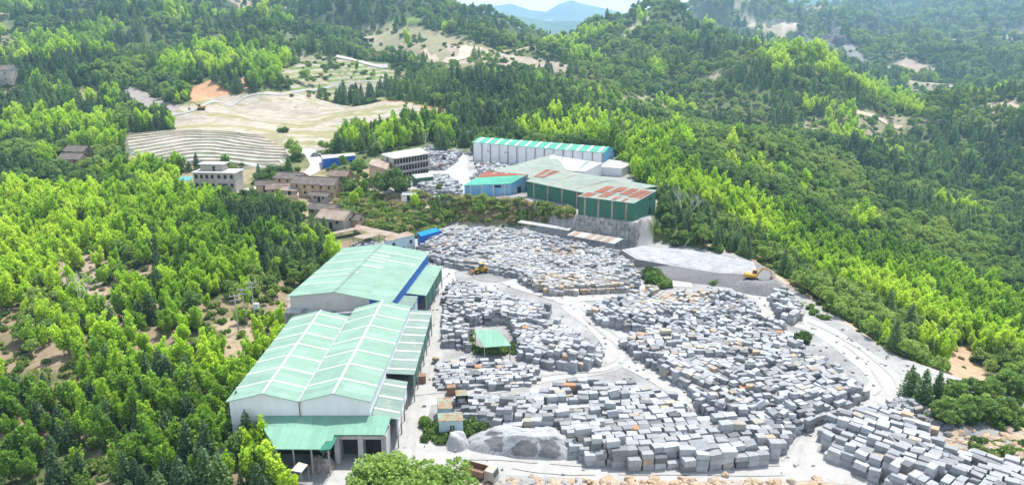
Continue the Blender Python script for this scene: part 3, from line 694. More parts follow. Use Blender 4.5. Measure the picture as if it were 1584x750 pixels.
for k in NAMES:
    S = sites[k]; vis = (S[:,5] > 4) & (S[:,5] < 1580) & (S[:,6] > 5) & (S[:,6] < 765)
    dist = np.hypot(S[:,0], S[:,1]) / S[:,3]; dist[~vis] = 1e9; order = np.argsort(dist); top = order[:LIM[k]]
    by = {}
    for n_ in top:
        x, y, z, s, t, px, py = S[n_]; by.setdefault((LOOK[k][1 if t > .5 else 0], zone(px, py, y)), []).append((n_, px, py))
    labs = {}
    for (b, zz), it in by.items(): labs.update(placed(it, 26, lambda q, r: f'{b}, {q} from left, {r} row up, {zz}'))
    for j, n_ in enumerate(top):
        x, y, z, s, t, px, py = S[n_]; b = LOOK[k][1 if t > .5 else 0]; zz = zone(px, py, y)
        r, c = plant(k, j, x, y, z, s, t, labs[n_], ({'bamboo': 'bamboo', 'conifer': 'conifers', 'broad': 'broadleaf trees'}[k]+(' bright ' if t > .5 else ' dark ')+'on '+zz))
        if len(PC[k]) < 5: PC[k].append(c)
    m = np.ones(len(S), bool); m[top] = False; sites[k] = S[m]
def forest(name, k, S, crowns, label=None):
    me = bpy.data.meshes.new(name); me.from_pydata([(a[0], a[1], a[2]-.1) for a in S], [], [])
    for an, ty, d in (('tint', 'FLOAT', S[:,4]), ('size', 'FLOAT', S[:,3]), ('spin', 'FLOAT', RNG.uniform(0, 6.283, len(S)))):
        me.attributes.new(an, ty, 'POINT').data.foreach_set('value', d.astype(np.float32))
    me.attributes.new('pick', 'INT', 'POINT').data.foreach_set('value', RNG.integers(0, len(crowns), len(S)).astype(np.int32))
    o = link(name, me); tag(o, label, kind='stuff')
    g = bpy.data.node_groups.new(name, 'GeometryNodeTree'); g.interface.new_socket('Geometry', in_out='INPUT', socket_type='NodeSocketGeometry'); g.interface.new_socket('Geometry', in_out='OUTPUT', socket_type='NodeSocketGeometry')
    N = g.nodes.new; L = g.links.new; gi = N('NodeGroupInput'); go = N('NodeGroupOutput'); mp = N('GeometryNodeMeshToPoints'); ip = N('GeometryNodeInstanceOnPoints')
    jn = N('GeometryNodeJoinGeometry'); L(gi.outputs[0], mp.inputs[0]); L(mp.outputs[0], ip.inputs['Points'])
    for c in crowns:
        oi = N('GeometryNodeObjectInfo'); oi.inputs['Object'].default_value = c; oi.inputs['As Instance'].default_value = True; oi.transform_space = 'ORIGINAL'; L(oi.outputs['Geometry'], jn.inputs[0])
    L(jn.outputs[0], ip.inputs['Instance']); ip.inputs['Pick Instance'].default_value = True
    def attr(n, ty):
        a = N('GeometryNodeInputNamedAttribute'); a.data_type = ty; a.inputs['Name'].default_value = n; return a.outputs['Attribute']
    L(attr('pick', 'INT'), ip.inputs['Instance Index'])
    cx = N('ShaderNodeCombineXYZ'); L(attr('spin', 'FLOAT'), cx.inputs[2]); L(cx.outputs[0], ip.inputs['Rotation'])
    L(attr('size', 'FLOAT'), ip.inputs['Scale']); L(ip.outputs[0], go.inputs[0])
    md = o.modifiers.new('instances', 'NODES'); md.node_group = g; return o
forest('bamboo_grove', 'bamboo', sites['bamboo'], PC['bamboo'])
forest('conifer_forest', 'conifer', sites['conifer'], PC['conifer'])
forest('broadleaf_forest', 'broad', sites['broad'], PC['broad'])
S = sites['shrub']; seeds = []
for i in range(3):
    j = int(np.argmin(np.abs(np.hypot(S[:,0]-(-20,62,-25)[i], S[:,1]-(100,185,215)[i]))))
    o = link('shrub', PROTO['shrub'][i][1], loc=S[j,:3]); o['tint'] = float(S[j,4])
    tag(o, ('low green shrub on the weedy bank beside the pale blue cabin', 'yellow green shrub on the bank beyond the yellow excavator', 'olive shrub on the overgrown bank below the village')[i], 'shrub'); seeds.append(o)
forest('undergrowth', 'shrub', S, seeds)
print('TREES', {k: len(v) for k, v in sites.items()})
# ---------------------------------------------------------------- stone blocks
def stone_mat():
    m, t, b = newmat('granite', .85, .2)
    a = nd(t, 'ShaderNodeAttribute', attribute_type='GEOMETRY', attribute_name='stone')
    n = noise(t, 1.3, 6, .7); n2 = noise(t, 7, 4, .7)
    o = mixc(t, .8, a.outputs['Color'], ramp(t, n, [(.3, .72), (.7, 1.16)]), 'MULTIPLY')
    o = mixc(t, .5, o, ramp(t, n2, [(.3, .75), (.7, 1.12)]), 'MULTIPLY')
    # weather stains of their own shape
    n3 = noise(t, .6, 5, .75); o = mixc(t, ramp(t, n3, [(.62, 0), (.72, .4)]), o, (.27,.22,.15))
    t.links.new(o, b.inputs['Base Color']); bump(t, b, n2, .6, .06); return m
M['stone'] = stone_mat()
BLOCKS = []   # (centre, dims, matrix, colour, pile, layer, column id, exposed)
def pile(name, px, cell, hmax, angs, z=0.0, zc=1.4, tan=.05, holes=(), jumble=.5, patch=14, tanzone=None, front=None):
    poly = [(p.x, p.y) for p in ring(px, z+zc)]; hol = [[(p.x, p.y) for p in ring(h, z+.5)] for h in holes]
    tz = [[(p.x, p.y) for p in ring(h, z+1.5)] for h in (tanzone or [])]
    xs = [p[0] for p in poly]; ys = [p[1] for p in poly]; area = (max(xs)-min(xs))*(max(ys)-min(ys))
    ns = max(1, int(area/patch**2)); sx = RNG.uniform(min(xs), max(xs), ns); sy = RNG.uniform(min(ys), max(ys), ns)
    an = [math.radians(random.choice(angs)+random.gauss(0, 5)) for _ in range(ns)]
    jb = [jumble*random.choice([.25,.5,1,1.8]) for _ in range(ns)]; D = math.hypot(max(xs)-min(xs), max(ys)-min(ys))
    hh = [random.uniform(-.5,.6) for _ in range(ns)]
    for s in range(ns):
        ca, sa = math.cos(an[s]), math.sin(an[s]); cw, cd = cell[0]*random.uniform(.85,1.15), cell[1]*random.uniform(.9,1.1)
        R = int(min(D, patch*2.2)/min(cw, cd))+1
        for i in range(-R, R+1):
            xoff = random.uniform(-.4,.4)*cw
            for j in range(-R, R+1):
                u = j*cw+xoff; v = i*cd; x = sx[s]+u*ca-v*sa; y = sy[s]+u*sa+v*ca
                d = np.hypot(sx-x, sy-y)
                if np.argmin(d) != s or not inpoly(x, y, poly): continue
                if any(inpoly(x, y, h) for h in hol): continue
                e = -float(sdf(np.array([x]), np.array([y]), poly)[0])
                hn = float(fbm(x/11, y/11, 2)); n = hmax*1.12*(.6+.7*hn)+hh[s]
                if e < 1.3: n = min(n, hmax*random.uniform(.6,1.0))
                n = int(max(1, round(n+random.uniform(-.32,.32))))
                if random.random() < .05*jb[s]*2: n = max(0, n-2)
                zz = z; it = any(inpoly(x, y, h) for h in tz)
                for l in range(n):
                    top = l >= n-1; J = jb[s]
                    w_ = cw*random.uniform(.84, 1.05); dd = cd*random.uniform(.86, 1.05); hz = random.uniform(.95, 1.22)*cell[2]
                    if random.random() < .12: w_ *= random.uniform(1.15, 1.6)
                    if top and random.random() < .25*J: w_, dd = dd*random.uniform(1,1.4), w_*.8
                    rz = an[s]+random.gauss(0, .05+.2*J*(1 if top else .3)); tilt = (random.gauss(0, .10*J+.02), random.gauss(0, .10*J+.02)) if top else (random.gauss(0,.03), random.gauss(0,.03))
                    if top and random.random() < .10*J: tilt = (random.uniform(-.7,.7), random.uniform(-.6,.6))
                    c = Vector((x+random.gauss(0,.07), y+random.gauss(0,.07), zz+hz/2)); zz += hz*.97
                    g = random.gauss(.30, .052); r = random.random()
                    if r < .10: g *= .62
                    elif r < .28: g *= 1.22
                    cl = (g*.945, g*.985, g*1.035)
                    if random.random() < (.62 if it else tan): q = random.choice([(.38,.335,.27),(.35,.31,.26),(.37,.29,.21),(.32,.30,.26),(.39,.37,.33)]); kk = random.uniform(.75,1.05); cl = tuple(a*kk for a in q)
                    if random.random() < .004: cl = (.36,.20,.11)
                    M3 = (Matrix.Rotation(rz, 3, 'Z') @ Matrix.Rotation(tilt[0], 3, 'X') @ Matrix.Rotation(tilt[1], 3, 'Y'))
                    BLOCKS.append((c, (w_, dd, hz), M3, cl, name, l, top or e < 2.2, top))
BIG, MID, SML = (1.85,1.25,.88), (1.48,1.05,.72), (1.22,.9,.62)
pile('far heap below the factory', [(646,384),(665,362),(700,352),(780,352),(870,368),(935,384),(972,398),(990,422),(985,442),(960,446),(850,450),(815,436),(800,424),(740,412),(700,408),(665,398)], SML, 2.6, [0,8,-12,20], tan=.07, tanzone=[[(820,425),(960,425),(985,446),(960,452),(830,455)],[(850,380),(900,385),(900,395),(850,392)]])
pile('heap around the small green canopy', [(697,434),(738,442),(800,460),(850,474),(846,490),(882,508),(928,537),(935,552),(895,567),(828,556),(800,545),(795,543),(686,527),(686,450)], MID, 2.5, [0,5,-25,-35,10], holes=[[(718,500),(790,500),(802,552),(735,556)]], tan=.05)
pile('low rows of stacks behind the cabins', [(672,550),(728,552),(830,558),(836,580),(800,590),(672,594)], SML, 1.8, [0,4], tan=.05, jumble=.3)
pile('low stacks beside the cabins', [(698,606),(760,598),(770,640),(700,632)], SML, 1.4, [0,-8], tan=.06, jumble=.4)
pile('long front heap by the road', [(752,618),(815,611),(852,604),(930,594),(1000,601),(1040,620),(1065,640),(1105,652),(1190,652),(1222,668),(1215,690),(1170,708),(1100,714),(955,714),(905,704),(852,672),(770,656),(740,640)], BIG, 2.7, [0,-8,-30,-38,8,90], tan=.06, jumble=.5, holes=[[(1040,608),(1090,650),(1060,610)]])
pile('great right hand heap', [(908,478),(935,462),(1005,446),(1040,452),(1150,455),(1185,488),(1210,502),(1250,545),(1300,572),(1342,604),(1308,628),(1258,652),(1215,668),(1125,652),(1085,628),(1070,600),(1010,560),(955,525),(1000,518),(995,508),(930,495)], MID, 2.9, [0,10,-30,-50,25,60,90], tan=.07, jumble=.9, tanzone=[[(955,515),(1020,512),(1050,528),(1010,545)],[(1000,445),(1100,455),(1095,475),(1010,468)]])
pile('bottom right heap', [(1272,660),(1300,645),(1372,640),(1440,672),(1455,692),(1540,712),(1640,735),(1640,790),(1480,775),(1385,750),(1290,702)], BIG, 2.8, [-35,-28,-42,50], tan=.04, jumble=.5)
pile('block stack beside the excavator', [(1190,452),(1216,450),(1240,478),(1238,494),(1212,490),(1194,468)], MID, 3.4, [-62,-58], tan=.03, jumble=.25)
pile('small heap at the road bend', [(1375,612),(1410,604),(1448,630),(1420,645),(1385,630)], SML, 1.3, [0,40], tan=.03, jumble=1.2)
pile('sheltered stacks', [(525,386),(560,372),(640,380),(645,392),(600,396),(540,392)], SML, 1.6, [0,30], tan=.02, jumble=.3)
SM2 = (1.5,1.1,.7)
pile('rubble stacks on the terrace', [(655,230),(700,228),(715,232),(705,250),(690,262),(650,262),(640,246)], SM2, 2, [0,40,80], z=7, zc=.5, tan=.05, jumble=1.2)
pile('rubble stacks on the terrace', [(735,252),(800,256),(770,276),(745,285),(728,278),(740,262)], SM2, 1.8, [0,40,80], z=7, zc=.5, tan=.08, jumble=1.2)
pile('rubble stacks on the terrace', [(640,275),(690,272),(712,285),(712,300),(668,300),(650,290)], SM2, 1.8, [0,40,80], z=7, zc=.5, tan=.03, jumble=1.2)
pile('rubble stacks on the terrace', [(695,224),(728,218),(730,240),(720,238)], SM2, 1.8, [0,40,80], z=7, zc=.5, tan=.03, jumble=1.2)
print('BLOCKS', len(BLOCKS))
CORN = np.array([(-1,-1,-1),(1,-1,-1),(1,1,-1),(-1,1,-1),(-1,-1,1),(1,-1,1),(1,1,1),(-1,1,1)])*.5
BF = np.array([(3,2,1,0),(4,5,6,7),(0,1,5,4),(1,2,6,5),(2,3,7,6),(3,0,4,7)])
def block_verts(c, d, M3):
    v = CORN*np.array(d)*RNG.uniform(.92, 1.0, (8,3)); v += RNG.normal(0, .015, (8,3)); return v @ np.array(M3).T
px, py = proj(np.array([b[0].x for b in BLOCKS]), np.array([b[0].y for b in BLOCKS]), np.array([b[0].z for b in BLOCKS]))
rank = [i for i, b in enumerate(BLOCKS) if b[7] and 3 < px[i] < 1581 and py[i] < 747]
rank.sort(key=lambda i: BLOCKS[i][0].y - 6*BLOCKS[i][1][0]); rank = rank[:290]
one = set(rank)
bypile = {}
for i in rank: bypile.setdefault(BLOCKS[i][4], []).append(i)
lab = {}
for pn, L in bypile.items():
    L.sort(key=lambda i: -py[i]); rowh = 17; base = py[L[0]]; rows = {}
    for i in L: rows.setdefault(int((base-py[i])//rowh), []).append(i)
    for rn, (r, m) in enumerate(sorted(rows.items())):
        m.sort(key=lambda i: px[i])
        for q, i in enumerate(m):
            c = BLOCKS[i][3]; tone = 'tan' if c[0] > c[2]*1.12 else 'dark grey' if c[1] < .28 else 'pale grey' if c[1] > .39 else 'grey'
            lab[i] = f'{tone} granite block, {ordw(q+1)} from left, {ordw(rn+1)} row up, {pn}'
for i in rank:
    c, d, M3, cl, pn = BLOCKS[i][:5]; V = block_verts(c, d, M3)
    m = np_mesh('stone_block', V, BF, M['stone']); m.attributes.new('stone', 'FLOAT_COLOR', 'POINT').data.foreach_set('color', np.tile((*cl, 1), 8).astype(np.float32))
    o = link('stone_block', m, loc=c); tag(o, lab[i], 'stone block', 'granite blocks on top of the '+pn)
rest = [b for i, b in enumerate(BLOCKS) if i not in one]
V = np.concatenate([block_verts(*b[:3])+np.array(b[0]) for b in rest]); n = len(rest)
Q = (BF[None]+8*np.arange(n)[:,None,None]).reshape(-1,4)
m = np_mesh('stone_blocks', V, Q, M['stone']); cc = np.repeat(np.array([(*b[3], 1) for b in rest]), 8, 0)
m.attributes.new('stone', 'FLOAT_COLOR', 'POINT').data.foreach_set('color', cc.astype(np.float32).ravel())
tag(link('stone_blocks', m), 'thousands of grey granite blocks stacked in heaps across the yard', kind='stuff')
# ---------------------------------------------------------------- buildings
MINT = (.30,.47,.38)
M['mint'] = metal_roof('mint_roof', MINT, pitch=.9)
M['mint2'] = metal_roof('mint_roof_bright', (.27,.50,.38), pitch=.9, ax=1, var=.06)
M['mintgrey'] = metal_roof('mint_roof_weathered', (.27,.37,.33), pitch=.9, rust=(.5,.42,.33), rustamt=.1)
M['greyroof'] = metal_roof('grey_green_roof', (.34,.41,.36), pitch=.9, rust=(.45,.33,.26), rustamt=.22)
M['whiteroof'] = metal_roof('white_roof', (.56,.56,.54), pitch=.9, rust=(.5,.42,.35), rustamt=.05)
M['jade'] = metal_roof('jade_roof', (.13,.50,.36), pitch=.9)
M['rustroof'] = metal_roof('rusty_roof', (.48,.45,.38), rust=(.33,.11,.06), rustamt=1.05, pitch=.9)
M['redroof'] = metal_roof('red_rust_sheet', (.34,.13,.085), pitch=.9, rust=(.50,.42,.36), rustamt=.12)
M['tanroof'] = metal_roof('tan_roof', (.48,.40,.33), rust=(.34,.23,.16), rustamt=.5, pitch=.9)
M['blueroof'] = metal_roof('blue_roof', (.02,.30,.72), pitch=.9)
M['cabroof'] = metal_roof('cabin_roof', (.36,.44,.35), rust=(.36,.20,.11), rustamt=.55, pitch=.6)
M['skylight'] = plain('skylight_sheet', (.66,.68,.62), .08, 1, .5)
M['darklight'] = plain('grey_skylight_sheet', (.26,.30,.33), .3, 2, .4, streak=True)
M['whitewall'] = plain('white_sheet_wall', (.88,.91,.94), .09, .7, .6, streak=True)
M['greywall'] = plain('grey_sheet_wall', (.56,.56,.55), .1, .8, .6, streak=True, dirt=(.48,.44,.38))
M['greenwall'] = plain('green_sheet_wall', (.035,.16,.10), .18, .8, .55, streak=True)
M['bluewall'] = plain('blue_sheet_wall', (.16,.42,.68), .18, .6, .55, streak=True, dirt=(.34,.5,.62))
M['deepblue'] = plain('deep_blue_wall', (.02,.15,.58), .15, .8, .5, streak=True)
M['palewall'] = plain('pale_blue_wall', (.50,.66,.72), .1, 1, .8, streak=True)
M['plaster'] = plain('bare_concrete', (.52,.48,.42), .18, .7, .9, dirt=(.38,.34,.30))
M['mudwall'] = plain('rammed_earth', (.66,.49,.32), .18, .8, .95, dirt=(.42,.28,.18))
M['tile'] = plain('old_tile_roof', (.17,.15,.135), .3, 1.3, .9, .2, dirt=(.26,.22,.19))
M['tiler'] = plain('red_brown_tile_roof', (.24,.18,.15), .3, 1.3, .9, .2, dirt=(.32,.26,.22))
M['dark'] = plain('dark_opening', (.022,.024,.026), .3, 1, .7)
M['glass'] = plain('window_glass', (.05,.07,.08), .3, 1, .15, .5)
M['steel'] = plain('galvanised_steel', (.42,.42,.41), .2, 2, .5, .4)
M['rustysteel'] = plain('rusty_steel', (.33,.20,.13), .3, 2, .8)
M['concrete'] = plain('pale_concrete', (.58,.58,.57), .15, 1, .9, dirt=(.4,.39,.38))
M['yellow'] = plain('yellow_paint', (.62,.34,.03), .2, 2, .5, .4)
M['white'] = plain('white_paint', (.74,.74,.73), .08, 2, .5, .4)
M['black'] = plain('black_rubber', (.03,.03,.03), .3, 3, .8)
M['whitetrim'] = plain('pale_ridge_sheet', (.58,.66,.60), .06, 2, .6)
M['darkgreen'] = plain('green_machine_paint', (.02,.20,.13), .2, 2, .5, .4)
M['tarp_and_shade'] = plain('dark_tarp_and_shade', (.05,.055,.055), .3, 1, .9)  # shelter tarpaulin, and the painted shade under front canopy and awnings
M['yellowroof'] = plain('yellow_and_white_sheet', (.74,.70,.60), .15, 1, .6, dirt=(.62,.38,.08))
lerp = lambda a, b, t: Vector(a)+(Vector(b)-Vector(a))*t
UP = Vector((0,0,1))
def down(p, z): return Vector((p[0], p[1], z))
def wall_strip(mb, a, b, zb, th=.15, inset=0.0):
    """a wall whose top edge runs a -> b, standing down to zb; the outside is on the right of a -> b"""
    a, b = Vector(a), Vector(b); d = (b-a); d.z = 0; d.normalize(); n = Vector((d.y, -d.x, 0)); i = -n*th
    mb.hexa([down(a, zb), down(b, zb), down(b, zb)+i, down(a, zb)+i], [a, b, b+i, a+i])
def roof_quad(root, name, A, B, C, D, mat, th=.10, skyl=0, skymat='skylight', skw=.36, along='AD', over=0.0, t0=.04, t1=.96):
    """A-B is the low (or front) edge, D-C the high (or back) edge. Skylight sheets run down the slope between A-B and D-C"""
    A, B, C, D = map(Vector, (A, B, C, D)); n = (B-A).cross(D-A).normalized()
    if n.z < 0: n = -n; A, B, C, D = B, A, D, C
    o = MB().poly([A, B, C, D], th, -n).done(name, mat, root)
    if skyl:
        pos = skyl if isinstance(skyl, list) else [(k+.5)/skyl for k in range(skyl)]
        for t in pos:
            L = (B-A).length; h = skw/2/L; s = [lerp(A,B,t-h), lerp(A,B,t+h), lerp(D,C,t+h), lerp(D,C,t-h)]
            q = [lerp(s[0], s[3], t0), lerp(s[1], s[2], t0), lerp(s[1], s[2], t1), lerp(s[0], s[3], t1)]
            MB().poly([p+n*.045 for p in q], .04, -n).done('skylight', M[skymat], o)
    return o
def window(root, a, b, t, w, z0, z1, mat=None, name='window', sub=False):
    """an opening on the wall a -> b at fraction t, its outside on the right of a -> b"""
    a, b = Vector(a), Vector(b); d = b-a; d.z = 0; L = d.length; d.normalize(); n = Vector((d.y, -d.x, 0)); c = a+d*(t*L); hw = w/2
    q = lambda s, z, k: Vector((c.x+d.x*s+n.x*k, c.y+d.y*s+n.y*k, z))
    mb = MB().hexa([q(-hw,z0,-.1), q(hw,z0,-.1), q(hw,z0,.03), q(-hw,z0,.03)][::1], [q(-hw,z1,-.1), q(hw,z1,-.1), q(hw,z1,.03), q(-hw,z1,.03)])
    o = mb.done(name, mat or M['glass'], root)
    if sub:
        f = MB()
        for s in (-hw, 0, hw): f.hexa([q(s-.05,z0,-.05), q(s+.05,z0,-.05), q(s+.05,z0,.08), q(s-.05,z0,.08)], [q(s-.05,z1,-.05), q(s+.05,z1,-.05), q(s+.05,z1,.08), q(s-.05,z1,.08)])
        f.done('frame', M['white'], o)
    return o
def posts(root, pl, zb, r=.12, mat='steel'):
    for p in pl: MB().bar(down(p, zb), Vector(p)-UP*.1, r, n=4).done('post', M[mat], root)
GG = 'mint roofed sheds of the stone works'
# --- nearest shed: two parallel gabled bays
z_e, z_r = 8.0, 9.3
fl, v0, fr = P(355,618,z_e), P(461,620.7,z_e), P(571,620,z_e)
bl, vb, br = P(455,489.6,z_e), P(540,489,z_e), P(634,473.6,z_e)
v0.y = fl.y = fr.y = (fl.y+fr.y)/2
r1f, r1b = lerp(fl, v0, .5)+UP*1.3, lerp(bl, vb, .5)+UP*1.3
r1b.y = bl.y; vb2 = P(552,468,z_e); r2f = lerp(v0, fr, .5)+UP*1.3; r2b = lerp(P(551,475,z_e), br, .5)+UP*1.3; vv = P(549,476.5,z_e)
ns = wempty('factory_shed', down(lerp(fl, fr, .5), 0), 'largest mint green roof with two low gables, nearest the camera beside the white road', 'shed', GG)
mb = MB(); 
mb.v += [down(fl,0), down(v0,0), down(fr,0), fr, r2f, v0, r1f, fl]; mb.f.append((0,1,2,3,4,5,6,7))
wall_strip(mb, bl, fl, 0); wall_strip(mb, fr, br, 0); wall_strip(mb, br, bl, 0)
mb.done('wall', M['whitewall'], ns)
e1, e2 = fl-(v0-fl).normalized()*.45, v0
fo = Vector((0,-.35,0))
SK = [.055,.19,.325,.46,.60,.735,.87]
roof_quad(ns, 'roof', fl+fo+Vector((-.4,0,-.05)), bl+Vector((-.4,0,-.05)), r1b, r1f+fo, M['mint'], skyl=SK, t0=.0, t1=.97)
roof_quad(ns, 'roof', r1f+fo, r1b, vb, v0+fo, M['mint'], skyl=SK, t0=.03, t1=1.0)
roof_quad(ns, 'roof', v0+fo, vv, r2b, r2f+fo, M['mint'], skyl=[.055,.19,.325,.46,.60,.735,.87], t0=.0, t1=.97)
roof_quad(ns, 'roof', r2f+fo, r2b, br+Vector((.3,0,-.05)), fr+fo+Vector((.3,0,-.05)), M['mint'], skyl=[.055,.19,.325,.46,.60,.735,.87], t0=.03, t1=1.0)
for a, b in ((r1f, r1b), (r2f, r2b)): MB().poly([a+Vector((-.2,-.35,.07)), a+Vector((.2,-.35,.07)), b+Vector((.2,0,.07)), b+Vector((-.2,0,.07))], .1).done('ridge_cap', M['whitetrim'], ns)
MB().poly([v0+Vector((-.14,-.3,.06)), v0+Vector((.14,-.3,.06)), vb+Vector((.14,0,.06)), vb+Vector((-.14,0,.06))], .1).done('gutter', M['steel'], ns)
MB().bar(v0+Vector((.1,-.25,-.1)), down(v0+Vector((.1,-.25,0)),0), .09).done('drainpipe', M['rustysteel'], ns)
# --- front canopy with the stepped edge
fc = wempty('front_canopy', down(P(510,660,5), 0), 'bright mint lean-to roof with stepped front edge below the white gable wall', 'canopy', GG)
ct = [P(396,641,5.6), P(606,642,5.6), P(595,672,4.6), P(517,672,4.6), P(510,694.5,4.1), P(425,694,4.1)]
n_ = MB(); n_.poly([ct[0], ct[5], ct[4], ct[3]], .1); n_.poly([ct[0], ct[3], ct[2], ct[1]], .1); n_.done('roof', M['mint2'], fc)
posts(fc, [lerp(ct[5], ct[4], t) for t in (.02,.33,.66,.97)]+[lerp(ct[3], ct[2], t) for t in (.98,)], 0, .13)
for t in (.03, .5, .97):
    p = lerp(ct[3], ct[2], t); MB().hexa([down(p,0)+Vector(q) for q in ((-.35,-.1,0),(.35,-.1,0),(.35,3.6,0),(-.35,3.6,0))], [down(p,4.3)+Vector(q) for q in ((-.35,.2,0),(.35,.2,0),(.35,3.9,0),(-.35,3.9,0))]).done('buttress_wall', M['concrete'], fc)
MB().box(down(lerp(ct[3], ct[2], .5)+Vector((0,.6,0)), 3.9), ((ct[2]-ct[3]).length, .5, .5)).done('lintel', M['concrete'], fc)
MB().box(down(lerp(ct[0], ct[1], .5)+Vector((0,-1.2,0)), 2.6), ((ct[1]-ct[0]).length*.96, .3, 5.2)).done('shade_backing', M['tarp_and_shade'], fc)  # added dark sheet: its colour stands in for the shaded interior
# green hopper and spoil under the step
hp = P(500,700,2.4); h = wempty('stone_hopper', down(P(500,712,0),0), 'dark green chute hopper under the stepped edge of the front canopy', 'hopper')
MB().hexa([P(497,700,3.0), P(507,700,3.0), P(520,678,3.0), P(512,678,3.0)], [P(494,696,4.4), P(512,694,4.4), P(524,672,4.4), P(510,672,4.4)]).done('chute', M['darkgreen'], h)
MB().bar(P(500,712,0), P(500,699,3.2), .1).bar(P(510,708,0), P(510,697,3.2), .1).done('frame', M['rustysteel'], h)
# rubble heap by it
def mound(name, c, rx, ry, hz, mat, label=None, cat=None, kind=None, rz=0, rough=.22, seed=0, z=0, N=40, flat=2.0):
    V = []; 
    for i in range(N+1):
        for j in range(N+1):
            u, v = i/N*2-1, j/N*2-1; r = (abs(u)**flat+abs(v)**flat)**(1/flat); e = max(0, 1-r)
            nn = float(fbm(u*2.2+seed, v*2.2+seed*.7, 4)-.5); hh = hz*(min(1, e*2.1)**.85)*(1+rough*nn*3)
            x, y = u*rx*(1+.25*nn), v*ry*(1+.25*nn); V.append((c[0]+x*math.cos(rz)-y*math.sin(rz), c[1]+x*math.sin(rz)+y*math.cos(rz), z+max(-.05, hh)-.04))
    F_ = [(i*(N+1)+j, (i+1)*(N+1)+j, (i+1)*(N+1)+j+1, i*(N+1)+j+1) for i in range(N) for j in range(N)]
    o = link(name, mesh(name, V, F_, mat, True)); tag(o, label, cat, kind=kind); return o
M['sand'] = plain('grey_stone_sand', (.42,.43,.44), .25, .6, .95, dirt=(.15,.15,.16))
M['gravel'] = plain('dark_gravel', (.24,.24,.245), .3, 2.5, .95)
M['rubble'] = plain('broken_rubble', (.34,.28,.25), .45, 2.5, .95, dirt=(.5,.45,.4))
mound('rubble_heap', P(497,722,0), 2.1, 1.5, 1.5, M['rubble'], 'brown broken rubble heap under the green chute hopper', 'rubble heap', seed=3, rough=.6, N=24)
pale = wempty('low_shelter', down(P(460,722,2),0), 'tilted little yellow and white sheet roof at the bottom, left of the front canopy', 'shelter')
q = [P(450,727,2.2), P(466,730,2.2), P(476,718,2.5), P(462,714,2.5)]; MB().poly(q, .08).done('roof', M['yellowroof'], pale); posts(pale, q, 0, .06)
# --- second shed behind with blue right wall
z_e = 9.0
A, B, C, D = P(448,457,z_e), P(603,467,z_e), P(662,390,z_e), P(531.5,382,z_e)
D = A + (C-B)
rf, rb = lerp(A, B, .46)+UP*1.5, lerp(D, C, .46)+UP*1.5
s2 = wempty('factory_shed', down(lerp(A, B, .5), 0), 'wide mint green gabled shed with a bright blue right wall, behind the nearest shed', 'shed', GG)
mb = MB(); mb.v += [down(A,0), down(B,0), B, rf, A]; mb.f.append((0,1,2,3,4)); wall_strip(mb, D, A, 0); wall_strip(mb, C, D, 0); mb.done('wall', M['greywall'], s2)
mb = MB(); wall_strip(mb, B, C, 0); o = mb.done('side_wall', M['deepblue'], s2); o['label'] = 'bright blue side wall'
MB().hexa([down(lerp(A,B,.8),0)+Vector((0,-.06,0)), down(B,0)+Vector((0,-.06,0)), down(B,0)+Vector((0,.05,0)), down(lerp(A,B,.8),0)+Vector((0,.05,0))], [lerp(A,B,.8)+Vector((0,-.06,.25)), B+Vector((0,-.06,-.05)), B+Vector((0,.05,-.05)), lerp(A,B,.8)+Vector((0,.05,.25))]).done('wall_panel', M['deepblue'], s2)
ov = (A-D).normalized()*.4; sdv = (B-A).normalized()*.4
roof_quad(s2, 'roof', A+ov-sdv-UP*.05, D-sdv-UP*.05, rb, rf+ov, M['mint'], skyl=[.16,.36,.56,.66,.80], t0=.02, t1=.92)
roof_quad(s2, 'roof', rf+ov, rb, C+sdv-UP*.05, B+ov+sdv-UP*.05, M['mint'], skyl=[.16,.31], t0=.02, t1=.95)
o = roof_quad(s2, 'skylight', lerp(rf,rb,.36)+UP*.06, lerp(rf,rb,.375)+UP*.06, lerp(B,C,.375)+UP*.06-(B-A)*.2, lerp(B,C,.36)+UP*.06-(B-A)*.2, M['skylight'], .03)
for t in (.5,.62,.74): 
    a, b = lerp(rf, rb, t), lerp(rf, rb, t+.014); da = (lerp(B,C,t)-a)*.38; MB().poly([a+UP*.07, a+da+UP*.07, b+da+UP*.07, b+UP*.07], .03).done('skylight', M['skylight'], s2)
MB().poly([rf+ov-sdv*.7+UP*.06, rf+ov+sdv*.7+UP*.06, rb+sdv*.7+UP*.06, rb-sdv*.7+UP*.06], .1).done('ridge_cap', M['mintgrey'], s2)
# --- small white lean-to with grey skylights between the sheds
wl = wempty('lean_to', down(P(500,478,6), 0), 'low white roof with grey skylight strips between the two mint roofed sheds', 'lean-to', GG)
a, b, c, d = P(439.6,483.4,6.0), P(540,487.6,6.0), P(549,472,7.0), P(455,467.5,7.0)
roof_quad(wl, 'roof', a, b, c, d, M['whiteroof'], skyl=[.28,.51,.74], skymat='darklight', skw=1.1, t0=.01, t1=.99); posts(wl, [a, lerp(a,b,.3)], 0, .1)
mb = MB(); wall_strip(mb, d, a-UP*.1, 0); mb.done('wall', M['greywall'], wl)
